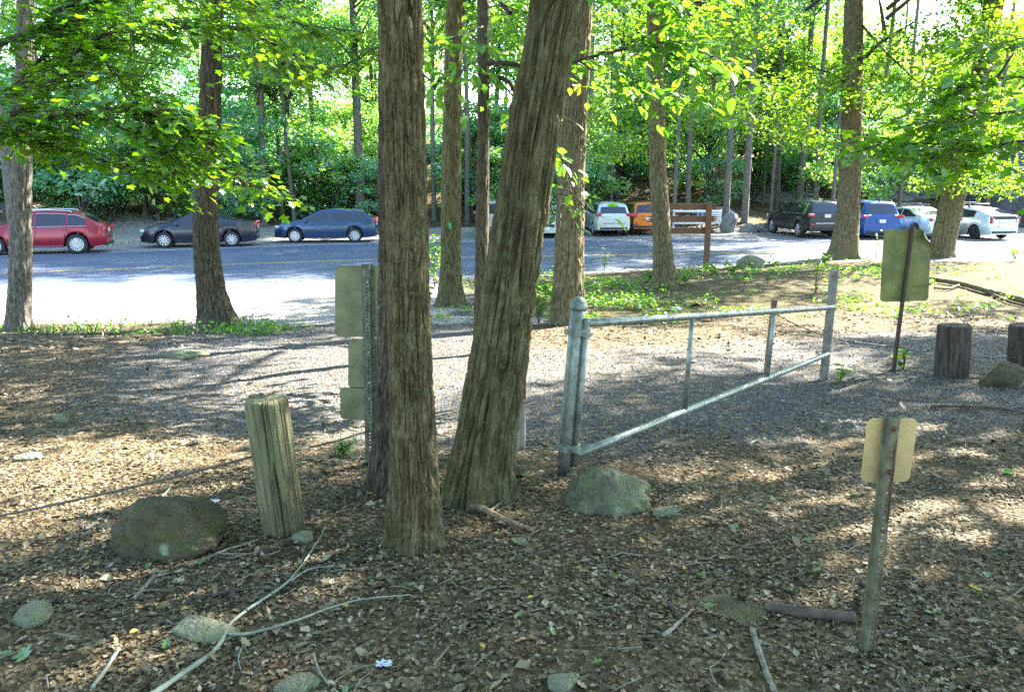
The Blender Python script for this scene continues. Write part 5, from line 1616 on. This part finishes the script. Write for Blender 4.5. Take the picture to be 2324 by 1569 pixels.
def twigs():
    mb = MB()
    n = 900
    x, y = in_view_xy(n, 1.8, 13, 1.1)
    keep = clear_of_road(x, y)
    for a, b in zip(x[keep], y[keep]):
        L = .05 + .22 * rng.random() ** 2
        t = rng.random() * 6.28
        c, s = math.cos(t), math.sin(t)
        z = lambda u, v: float(zbase(u, v)) + .02
        p0 = (a, b, 0); k = .15 * rng.normal() * L
        pts = [(a - c * L / 2, b - s * L / 2), (a - s * k, b + c * k), (a + c * L / 2, b + s * L / 2)]
        zz = zg(np.array([q[0] for q in pts]), np.array([q[1] for q in pts])) + .012
        r = .0018 + .003 * rng.random()
        mb.tube([(q[0], q[1], zq) for q, zq in zip(pts, zz)], [r, r * .9, r * .6], 4, False)
    tag(mb.build('twig_litter', MT['stick']), 'scatter of thin dead twigs lying on the leaf litter', 'twigs', kind='stuff')
twigs()
def gravel_stuff():
    g = np.random.default_rng(5)
    n = 15000
    x = -6 + 13 * g.random(n); y = 6.5 + 11.5 * g.random(n) ** .8
    keep = g.random(n) < gravel_w(x, y)
    x, y = x[keep], y[keep]; n = len(x)
    base = np.array([(1, 0, 0), (0, 1, 0), (-1, 0, 0), (0, -1, 0), (0, 0, 1.0)])
    T = np.array([(0, 1, 4), (1, 2, 4), (2, 3, 4), (3, 0, 4)])
    th = g.random(n) * 6.28
    s = .008 + .020 * g.random(n) ** 2
    b = base[None] * (1 + .5 * (g.random((n, 5, 1)) - .5)) * s[:, None, None]
    V = np.stack([b[..., 0] * np.cos(th)[:, None] - b[..., 1] * np.sin(th)[:, None], b[..., 0] * np.sin(th)[:, None] + b[..., 1] * np.cos(th)[:, None], b[..., 2] * .7], -1)
    V += np.stack([x, y, zg(x, y)], -1)[:, None]
    Fc = (np.arange(n) * 5)[:, None, None] + T[None]
    t = NT('gravel_stone')
    t.set(t.ramp(t.attr('rnd'), [(0, (.05, .052, .06)), (.5, (.11, .112, .122)), (.85, (.18, .175, .178)), (1, (.28, .26, .24))]), .9)
    me = mesh_np('gravel', V.reshape(-1, 3), [Fc.reshape(-1, 3)], False, {'rnd': np.repeat(g.random(n), 5)})
    tag(link('gravel', me, t.m), 'loose grey gravel on the curving track behind the gate', 'gravel', kind='stuff')
gravel_stuff()
# green and yellow fallen leaves, each its own
LM = {}
for nm, tpl in (('maple', T_MAPLE), ('oak', T_OAK), ('oval', T_OVAL)):
    for mt in ('fall_green', 'fall_yellow'):
        v, f, r = leaves([(0, 0, 0)], [(1, 0, 0)], [(0, 0, 1)], 1.0, tpl, np.array([.5]))
        me = mesh_np('leaf', v, [f], False, {'rnd': r}); me.materials.append(MT[mt]); LM[nm + mt] = me
def fallen(u, v, kind, mt, size):
    p = at(u, v)
    o = link('fallen_leaf', LM[kind + mt])
    o.location = (p.x, p.y, float(zg(p.x, p.y)) + .018)
    size *= .78
    o.scale = (size, size, size * 2.2)
    o.rotation_euler = (.25 * rng.normal(), .25 * rng.normal(), rng.random() * 6.28)
    if mt == 'fall_green':
        tag(o, 'small green leaf freshly fallen on the brown litter', 'leaf', 'green leaves fallen on the litter')
    else:
        tag(o, 'small yellow leaf fallen on the brown litter', 'leaf', 'yellow leaves fallen on the litter')
for u, v, k, s in [(465, 1275, 'maple', .09), (345, 1284, 'oak', .07), (925, 1335, 'oak', .06), (380, 1458, 'oak', .09), (60, 1505, 'maple', .10), (35, 1490, 'oak', .08), (720, 1447, 'oval', .055), (1175, 1412, 'oak', .06), (785, 1565, 'oval', .06), (1600, 1388, 'maple', .07),
                   (1365, 1508, 'maple', .06), (1255, 1455, 'oak', .07), (2275, 1260, 'maple', .13), (2240, 1360, 'oval', .08), (1585, 1113, 'oak', .10), (2300, 1078, 'maple', .12), (1820, 1080, 'oak', .09), (1850, 1230, 'oak', .09), (1130, 1215, 'oak', .06), (1710, 1160, 'oak', .08),
                   (1500, 1280, 'oak', .07), (1590, 1315, 'maple', .06), (2110, 1400, 'maple', .08), (1400, 1320, 'oak', .06), (1050, 1320, 'oak', .055), (845, 1320, 'oval', .045), (150, 1240, 'oak', .07), (120, 1130, 'oak', .09), (1290, 1215, 'oak', .06), (1175, 1240, 'oak', .06),
                   (985, 1290, 'oak', .05), (615, 1340, 'oval', .06), (620, 1285, 'oak', .05), (1740, 1255, 'oak', .08), (1950, 1130, 'maple', .09), (2180, 1180, 'oak', .09), (2240, 1320, 'oak', .08), (1860, 1300, 'oak', .07), (1650, 1200, 'oak', .08), (1790, 1350, 'maple', .07)]:
    fallen(u, v, k, 'fall_green', s)
for u, v, k, s in [(372, 1385, 'oval', .05), (430, 1386, 'oval', .05), (775, 1378, 'oval', .05), (295, 1446, 'oval', .05), (250, 1452, 'oval', .045), (960, 1205, 'oval', .05), (700, 1285, 'oval', .045), (205, 1285, 'oval', .06), (1000, 1268, 'oak', .06), (1100, 1480, 'oval', .05),
                   (905, 1245, 'oval', .045), (830, 1130, 'oval', .06), (1450, 1230, 'oval', .05), (1950, 1288, 'oval', .07), (2230, 1350, 'oak', .09), (1550, 1300, 'oval', .05), (310, 1250, 'oval', .05), (1210, 1360, 'oval', .045)]:
    fallen(u, v, k, 'fall_yellow', s)
# bits of litter left by people
def scrap(label, u, v, s, m, seed):
    g = np.random.default_rng(seed)
    p = at(u, v)
    n = 7
    X, Y = np.meshgrid(np.linspace(-.5, .5, n), np.linspace(-.35, .35, n))
    Z = .22 * g.random(X.shape) + .02
    V = np.stack([X + .06 * g.normal(size=X.shape), Y + .06 * g.normal(size=X.shape), Z], -1).reshape(-1, 3) * s
    V2 = V - np.array([0, 0, .03 * s])
    i = np.arange(n - 1)[:, None] * n; j = np.arange(n - 1)[None]
    Q = np.stack([i + j, i + j + 1, i + n + j + 1, i + n + j], -1).reshape(-1, 4)
    o = link('paper_scrap', mesh_np('paper_scrap', np.concatenate([V, V2]), [Q, Q[:, ::-1] + n * n], False), m)
    o.location = (p.x, p.y, float(zg(p.x, p.y)) + .005)
    tag(o, label, 'litter')
scrap('crumpled pale blue tissue in the leaves right of the pale branch', 872, 1512, .06, MT['paper'], 1)
scrap('small white paper scrap between the dark boulder and the log post', 487, 1140, .06, MT['paper'], 2)
scrap('tan crumpled cardboard on the sunlit ground beyond the gate', 1578, 692, .42, MT['cardboard'], 3)
scrap('white paper scrap next to the first gate upright', 1572, 822, .09, MT['paper'], 4)
tag(MB().lathe([(.001, 0), (.04, 0), (.045, .02), (.045, .2), (.038, .22), (.001, .22)], 14, (1, .4, 0), tuple(at(1525, 706) + Vector((0, 0, .05)))).build('drink_can', MT['white'], None, True), 'white drink can lying beside the tan cardboard', 'can')

# weeds
def weeds():
    g = np.random.default_rng(9)
    P_ = []
    def region(n, x0, x1, y0, y1, f):
        x = x0 + (x1 - x0) * g.random(n); y = y0 + (y1 - y0) * g.random(n)
        cl = fbm(x * .9, y * .9, 0 * x + 2, 3)
        keep = (g.random(n) < f * np.clip((cl - .45) * 6, 0, 1)) & (y < line_y(NEAR_LINE, x) - .25)
        return np.stack([x[keep], y[keep]], -1)
    xy = np.concatenate([region(2600, -1.6, 14, 15.6, 28.5, .75), region(150, -11, -4, 13.3, 15.0, .7), region(110, -5.2, -2.8, 13.3, 14.8, .7), region(500, .9, 3.2, 15.2, 22, .8)])
    k = len(xy)
    m = 9
    C_ = np.repeat(xy, m, 0)
    n = len(C_)
    off = g.normal(size=(n, 2)) * .10
    X, Y = C_[:, 0] + off[:, 0], C_[:, 1] + off[:, 1]
    hgt = np.repeat(.05 + .22 * g.random(k) ** 2, m)
    Z = zg(X, Y) + hgt * (.3 + .7 * g.random(n))
    L1 = leaves(np.stack([X, Y, Z], -1), unit(g.normal(size=(n, 3)) * np.array([1, 1, .3])), rdir(n, 1., .5, g), .05 + .08 * g.random(n), T_SIMPLE, g.random(n))
    tag(link('weeds', leaf_mesh('weeds', [L1]), MT['weed']), 'low green weeds covering the verge between the track and the road', 'weeds', kind='stuff')
    # grass blades by the kerb of the left trees and on the far verge
    n = 2600
    x = np.concatenate([-10 + 6.5 * g.random(n // 2), -26 + 30 * g.random(n - n // 2)])
    y = np.concatenate([13.6 + 1.6 * g.random(n // 2), np.zeros(n - n // 2)])
    y[n // 2:] = line_y(FAR_LINE, x[n // 2:]) + 3.6 + 1.8 * g.random(n - n // 2)
    keep = fbm(x * 1.3, y * 1.3, 0 * x, 3) > .56
    x, y = x[keep], y[keep]; n = len(x)
    A_ = unit(np.stack([.35 * g.normal(size=n), .35 * g.normal(size=n), np.ones(n)], -1))
    L2 = leaves(np.stack([x, y, zg(x, y) - .01], -1), A_, unit(g.normal(size=(n, 3)) * np.array([1, 1, .1])), .10 + .16 * g.random(n), (T_BLADE[0] * np.array([1, 1.6, 1]), T_BLADE[1]), g.random(n))
    tag(link('grass', leaf_mesh('grass', [L2]), MT['grass']), 'tufts of grass along the verges by the road', 'grass', kind='stuff')
weeds()
def plant(label, u, v, h, n, ls, spread, m='weed', stems=5, tpl=T_OVAL, Y=None, cat='plant', name='leafy_plant'):
    g = np.random.default_rng(int(u * 7 + v))
    p = at(u, v); z = float(zg(p.x, p.y))
    root = thing(name, label, cat, (p.x, p.y, z))
    mb = MB(); P_ = []
    for k in range(stems):
        a = g.random() * 6.28; hh = h * (.6 + .4 * g.random()); s = spread * g.random()
        pts = [(0, 0, -.02), (.35 * s * math.cos(a), .35 * s * math.sin(a), hh * .55), (s * math.cos(a), s * math.sin(a), hh)]
        mb.tube(pts, [.006, .005, .002], 5, False)
        for q in range(max(2, n // stems)):
            t = .25 + .75 * g.random()
            P_.append([np.interp(t, [0, .55, 1], [c[i] for c in pts]) for i in range(3)])
    mb.build('stem', MT['twig'], root)
    P_ = np.array(P_); k = len(P_)
    A_ = unit(g.normal(size=(k, 3)) * np.array([1, 1, .35]))
    lm = leaf_mesh('foliage', [leaves(P_, A_, rdir(k, 1., .5, g), ls * (.6 + .6 * g.random(k)), tpl, g.random(k))])
    link('foliage', lm, MT[m], root)
    return root
plant('bright green leafy sapling between the foremost trunk and the straight green brown trunk', 985, 655, 1.7, 170, .15, .45)
plant('yellow green leafy plant lit by the sun left of the sunlit edged trunk', 1222, 735, .95, 170, .12, .42)
plant('small sapling at the foot of the straight green brown trunk', 975, 690, .6, 40, .11, .3)
plant('green seedling by the dark trunk that stands among cars', 1985, 590, 1.2, 24, .16, .2)
plant('low bright weed before the latch post', 1905, 865, .22, 22, .10, .16)
plant('seedling behind the foot of the bent sign', 2050, 838, .3, 22, .14, .2)
plant('upright weed on the verge left of the latch post', 1850, 665, .9, 30, .12, .12)
plant('weed on the verge at the foot of the scaly trunk', 1470, 640, .5, 60, .13, .4)
plant('weed patch to the right of the scaly trunk', 1555, 645, .4, 50, .12, .4)
plant('green clump of weeds at the foot of the plank sign', 1620, 625, .45, 60, .14, .5)
plant('tall pale weeds standing against the sunlit road', 1372, 612, .7, 40, .10, .25)
plant('weeds beside the low slab of rock by the road', 1660, 622, .45, 60, .14, .6)
plant('leafy weeds behind the straight dark trunk', 1870, 600, .4, 60, .14, .6)
plant('pale bushy weed at the right edge of the car park', 2300, 592, .5, 120, .11, .9)
tf = plant('grass tuft at the foot of the stacked sign backs', 775, 1032, .14, 130, .11, .14, 'grass', 12, T_BLADE)

# ------------------------------------------------------------------ sprays of leaves close to the camera
def spray(name, label, limbs, ntw, nleaf, ls, tpl, m, drift, seed, cat='branch', tl=(.35, .9), droop=.35, big=250, jit=.25, group=None, parent=None, flatup=1.0):
    """limbs: list of (list of (u,v,Y), r0, r1); twigs spread from them and carry leaves"""
    g = np.random.default_rng(seed)
    first = pt(*limbs[0][0][0])
    root = thing(name, label, cat, tuple(first), 0, group) if parent is None else parent
    o0 = Vector(root.location)
    wood = MB(); LP, LA, LN = [], [], []
    allp = []
    for pix, r0, r1 in limbs:
        P_ = np.array([tuple(pt(*q) - o0) for q in pix])
        n = len(P_)
        t = np.linspace(0, n - 1, n * 5)
        Q = np.stack([np.interp(t, range(n), P_[:, k]) for k in range(3)], -1)
        Q[1:-1] = (Q[:-2] + Q[1:-1] + Q[2:]) / 3
        Q += g.normal(size=Q.shape) * .008
        wood.tube(Q, np.linspace(r0, r1, len(Q)), 7, True)
        allp.append((Q, np.linalg.norm(np.diff(Q, axis=0), axis=1).sum()))
    tot = sum(a[1] for a in allp)
    per = max(3, nleaf // ntw)
    for Q, ln in allp:
        for _ in range(max(1, int(ntw * ln / tot))):
            k = int(len(Q) * (.12 + .88 * g.random()))
            k = min(k, len(Q) - 2)
            a = Q[k]
            d = unit(Q[k + 1] - Q[k]) * .5 + g.normal(size=3) * np.array([.6, .6, .22]) + np.array(drift)
            d = unit(d)
            L = tl[0] + (tl[1] - tl[0]) * g.random()
            pts = [a, a + d * L * .5 + np.array([0, 0, -.04 * L]), a + d * L + np.array([0, 0, -droop * L])]
            wood.tube(pts, [.006, .004, .0015], 4, False)
            sd_ = unit(np.cross(d, [0, 0, 1.0]))
            for q in range(per):
                t = .08 + .92 * (q + g.random()) / per
                c = np.array([np.interp(t, [0, .5, 1], [p[i] for p in pts]) for i in range(3)])
                s = 1 if q % 2 else -1
                pet = sd_ * s * (.05 + .10 * g.random()) + g.normal(size=3) * .03 * jit / .25
                LP.append(c + pet)
                LA.append(unit(d * .6 + sd_ * s * .7 + g.normal(size=3) * jit + np.array([0, 0, -.30])))
                LN.append(unit(np.array([0, 0, flatup]) + g.normal(size=3) * .38))
    wood.build('limbs', MT['twig'], root, True)
    LP, LA, LN = np.array(LP), np.array(LA), np.array(LN)
    n = len(LP)
    sz = ls * (.55 + .65 * g.random(n))
    W_ = LP + np.array(tuple(o0))
    order = np.argsort(-sz / np.maximum(W_[:, 1], 1))
    bigi, rest = order[:big], order[big:]
    r = g.random(n)
    if len(rest):
        fo = link('leaves', leaf_mesh('leaves', [leaves(LP[rest], LA[rest], LN[rest], sz[rest], tpl, r[rest])]), MT[m], root)
        fo['kind'] = 'stuff'
    # the largest leaves are parts of their own
    protos = []
    for k in range(4):
        v, f, rr = leaves([(0, 0, 0)], [(1, 0, 0)], [(0, 0, 1)], 1.0, tpl, np.array([(k + .5) / 4.4]))
        me = mesh_np('leaf', v, [f], False, {'rnd': rr}); me.materials.append(MT[m]); protos.append(me)
    B_ = unit(np.cross(LN, LA)); NN = np.cross(LA, B_)
    for i in bigi:
        o = link('leaf', protos[int(r[i] * 3.99)], None, root)
        M_ = Matrix(((LA[i][0], B_[i][0], NN[i][0], 0), (LA[i][1], B_[i][1], NN[i][1], 0), (LA[i][2], B_[i][2], NN[i][2], 0), (0, 0, 0, 1)))
        o.matrix_local = Matrix.Translation(Vector(LP[i])) @ M_ @ Matrix.Scale(sz[i], 4)
    return root
D = 8.2
maple_limbs = [([(-420, 380, 8.0), (-200, 200, 8.0), (0, 99, 8.0), (68, 75, 8.0), (109, 51, 8.0), (137, 20, 8.0), (171, -10, 8.1), (215, -60, 8.1)], .04, .016),
               ([(-420, 420, 8.0), (-150, 300, 7.9), (30, 262, 7.8), (72, 225, 7.8), (113, 188, 7.8), (140, 164, 7.8), (181, 109, 7.8), (219, 89, 7.8), (260, 68, 7.8), (308, 51, 7.9), (403, 56, 8.0)], .035, .008),
               ([(-420, 420, 8.0), (-120, 310, 7.6), (0, 287, 7.5), (44, 277, 7.5), (113, 263, 7.4), (191, 256, 7.4), (239, 246, 7.4), (290, 246, 7.5), (340, 258, 7.5), (420, 285, 7.6)], .03, .008),
               ([(212, 258, 7.4), (260, 284, 7.4), (308, 314, 7.4), (359, 342, 7.5), (427, 366, 7.6), (513, 386, 7.7), (575, 425, 7.8)], .014, .005),
               ([(-300, 320, 8.2), (-60, 300, 8.0), (31, 311, 7.8), (75, 321, 7.8), (154, 342, 7.8), (239, 366, 7.8), (342, 390, 7.9), (437, 393, 8.0)], .020, .006),
               ([(205, 100, 7.8), (240, 150, 7.7), (267, 174, 7.7), (308, 229, 7.7), (342, 273, 7.7), (400, 292, 7.8), (470, 330, 7.8)], .010, .004),
               ([(-200, 260, 8.0), (0, 215, 8.0), (70, 164, 8.0), (122, 85, 8.0), (200, 10, 8.1), (300, -60, 8.2)], .012, .005),
               ([(137, 20, 8.0), (260, -20, 8.2), (420, -40, 8.4), (560, 10, 8.6)], .012, .004),
               ([(308, 51, 7.9), (420, 40, 8.1), (520, 60, 8.3), (640, 110, 8.5)], .008, .003)]
mp = thing('tree', 'maple whose low drooping branches fill the upper left of the view', 'tree', tuple(Vector((pt(-420, 400, 8.0).x, 8.0, float(zg(-7, 8))))))
V, Q = trunk_mesh('trunk', [(0, 0, 0), (.0, 0, 3), (.0, .05, 9)], [.17, .15, .06], 30, .1, .3, .01, 50, 3, .3)
link('trunk', mesh_np('trunk', V, [Q], True), MT['bark_dark'], mp)
spray('tree', '', maple_limbs, 560, 5200, .090, T_MAPLE, 'leaf_near', (.45, -.1, -.02), 3, droop=.15, tl=(.25, .85), flatup=1.3, parent=mp, big=280)
# right maple
yr = 9.0
mr_ = thing('tree', 'maple reaching in from the right edge with broad bright leaves before the leaning trunk', 'tree', tuple(Vector((pt(2620, 400, yr).x, yr, float(zg(7, 9))))))
V, Q = trunk_mesh('trunk', [(0, 0, 0), (.0, 0, 3), (.0, .05, 9)], [.15, .13, .05], 30, .1, .3, .01, 50, 3, .3)
link('trunk', mesh_np('trunk', V, [Q], True), MT['bark_dark'], mr_)
right_limbs = [([(2620, 330, 9.0), (2400, 318, 8.8), (2280, 322, 8.7), (2180, 330, 8.6), (2080, 325, 8.5), (1990, 322, 8.5)], .02, .004),
               ([(2620, 320, 9.0), (2420, 322, 9.0), (2290, 330, 9.0), (2200, 338, 9.0), (2110, 350, 9.0), (2040, 348, 9.0)], .016, .004),
               ([(2620, 250, 9.2), (2450, 200, 9.2), (2330, 175, 9.2), (2260, 180, 9.2), (2180, 205, 9.2), (2120, 230, 9.2)], .016, .004),
               ([(2620, 250, 9.2), (2430, 240, 8.8), (2300, 250, 8.8), (2210, 262, 8.8), (2120, 280, 8.8)], .014, .004),
               ([(2620, 150, 9.2), (2430, 100, 9.2), (2300, 90, 9.3), (2220, 110, 9.3)], .012, .004)]
spray('tree', '', right_limbs, 120, 1000, .135, T_MAPLE, 'leaf_near', (-.2, 0, -.02), 8, droop=.12, parent=mr_, big=280)
# large oval leaves around the middle trunks
mid_limbs = [([(1098, 143, 10.4), (1135, 143, 10.3), (1200, 148, 10.2), (1255, 150, 10.1), (1310, 137, 10.0), (1370, 122, 9.9), (1430, 108, 9.8), (1475, 100, 9.7), (1530, 128, 9.6), (1590, 160, 9.6)], .035, .010),
             ([(1098, 172, 10.4), (1130, 176, 10.3), (1158, 190, 10.3), (1172, 215, 10.3), (1180, 250, 10.3)], .034, .022),
             ([(1475, 100, 9.7), (1540, 95, 9.6), (1620, 130, 9.6), (1700, 190, 9.7)], .010, .004),
             ([(1430, 108, 9.8), (1500, 60, 9.7), (1570, 20, 9.7), (1640, -10, 9.8)], .010, .004),
             ([(1095, 60, 10.4), (1050, 78, 10.2), (1005, 102, 10.1), (970, 118, 10.0)], .012, .004),
             ([(1096, 20, 10.4), (1150, 10, 10.2), (1200, 40, 10.2)], .010, .004),
             ([(1096, -30, 10.4), (1200, -60, 10.2), (1340, -60, 10.0), (1460, -20, 9.8), (1560, 30, 9.7)], .018, .005),
             ([(1310, 137, 10.0), (1360, 165, 9.9), (1420, 190, 9.9), (1480, 205, 9.9), (1560, 215, 9.9)], .008, .003),
             ([(1095, 130, 10.4), (1060, 150, 10.2), (1020, 170, 10.1)], .008, .003),
             ([(1180, 250, 10.3), (1215, 300, 10.2), (1230, 330, 10.2)], .006, .003)]
spray('leafy_limb', 'limb of large oval leaves growing right from the slender brown trunk', mid_limbs, 120, 960, .18, T_OVAL, 'leaf_beech', (.12, -.15, -.10), 4, droop=.22, big=290, tl=(.3, .8))
sprig = [([(1255, 455, 5.0), (1262, 440, 5.0), (1285, 430, 4.95), (1310, 440, 4.9)], .004, .002), ([(1262, 440, 5.0), (1275, 465, 4.9), (1268, 492, 4.9)], .003, .0015), ([(1285, 430, 4.95), (1320, 455, 4.9), (1345, 475, 4.85), (1375, 495, 4.8)], .003, .0015), ([(1255, 455, 5.0), (1245, 470, 5.0)], .003, .002)]
spray('leafy_sprig', 'small bright leafy sprig sprouting from the right side of the leaning furrowed trunk', sprig, 10, 34, .105, T_OVAL, 'leaf_beech', (.25, -.3, -.1), 12, droop=.3, big=60, tl=(.06, .16), cat='sprig')
# leafy limb over the left middle, in front of the woods
spray('leafy_limb', 'thin bare ended limb with small leaves right of the flared trunk', [([(495, 130, 14.2), (540, 125, 14), (590, 135, 14), (640, 143, 14), (700, 155, 14), (760, 153, 13.8), (810, 135, 13.6), (860, 105, 13.5)], .03, .012), ([(495, 10, 14.2), (600, 30, 14.0), (700, 60, 14), (800, 70, 14)], .03, .008)], 55, 520, .15, T_MAPLE, 'leaf_canopy', (.2, 0, -.15), 6, droop=.3, big=0)
# lit foliage of the straight dark trunk and neighbours (crown clumps that hang into view)
def hanging(label, clumps, n, ls, m, seed, tpl=T_SIMPLE, limbs=()):
    g = np.random.default_rng(seed)
    c0 = pt(*clumps[0][:3])
    root = thing('hanging_bough', label, 'branch', tuple(c0))
    cen = np.array([tuple(pt(u, v, Y) - c0) for u, v, Y, a, b in clumps]); rr = np.array([(a, a, b) for *_, a, b in clumps])
    L_ = cloud(cen, rr, n, ls, tpl, .8, g)
    fo = link('leaves', leaf_mesh('leaves', [L_]), MT[m], root); fo['kind'] = 'stuff'
    mb = MB()
    for pix, r0, r1 in limbs:
        mb.tube([tuple(pt(*q) - c0) for q in pix], np.linspace(r0, r1, len(pix)), 7)
    if limbs: mb.build('limbs', MT['twig'], root, True)
yG = AX['G'].location.y
hanging('boughs of yellow green leaves either side of the straight dark trunk', [(1870, 180, yG - 1, 1.5, .7), (1830, 230, yG - 1, 1.6, .6), (1790, 290, yG, 1.5, .6), (2010, 120, yG - 1, 1.5, .7), (2060, 90, yG - 1, 1.5, .8), (2080, 200, yG - 2, 1.6, .7), (1990, 220, yG - 1, 1.3, .6), (2100, 290, yG, 1.7, .6), (1850, 320, yG + 1, 1.5, .5), (2050, 330, yG + 1, 1.5, .5), (1760, 200, yG, 1.3, .6), (2180, 60, yG - 2, 1.5, .8), (2260, 240, yG - 2, 1.5, .9)],
        5200, .17, 'leaf_canopy', 31, T_SIMPLE, [([(1930, 140, yG), (1965, 128, yG - .5), (2000, 95, yG - .8), (2040, 70, yG - 1), (2075, 50, yG - 1)], .09, .03), ([(1925, 190, yG), (1880, 165, yG - .5), (1830, 150, yG - .8)], .06, .02), ([(1940, 40, yG), (2010, 120, yG - 1), (2085, 190, yG - 2)], .05, .02), ([(1870, -10, yG), (1840, 15, yG), (1825, 25, yG)], .08, .05)])
yF = AX['F'].location.y
hanging('hazy bright boughs behind the scaly trunk', [(1420, 60, 30, 2.4, 1.2), (1380, 260, 32, 2.2, .8), (1420, 330, 34, 2.4, .8), (1560, 60, 28, 2.0, 1.0), (1640, 120, 30, 2.2, 1.0), (1600, 250, 32, 2.0, .9), (1700, 60, 30, 2.2, 1.1), (1350, 160, 30, 1.8, .9), (1700, 250, 34, 1.8, .8), (1160, 60, 32, 2.0, 1.0), (1070, 100, 32, 1.8, .9), (1000, 60, 32, 2.0, 1.0)], 6500, .18, 'leaf_canopy', 33)
yH = AX['H'].location.y
hanging('leafy boughs of the leaning dark trunk at upper right', [(2200, 100, yH - 1, 1.5, .8), (2300, 60, yH - 2, 1.7, .9), (2150, 160, yH, 1.4, .7), (2290, 300, yH - 2, 1.6, .8), (2230, 380, yH - 1, 1.5, .6), (2140, 420, yH - 1, 1.2, .5), (2270, 420, yH, 1.3, .5)], 3200, .18, 'leaf_canopy', 34, T_SIMPLE, [([(2215, 250, yH), (2260, 180, yH - 1), (2300, 120, yH - 2)], .08, .03), ([(2195, 320, yH), (2250, 330, yH - 1), (2300, 310, yH - 2)], .06, .02)])
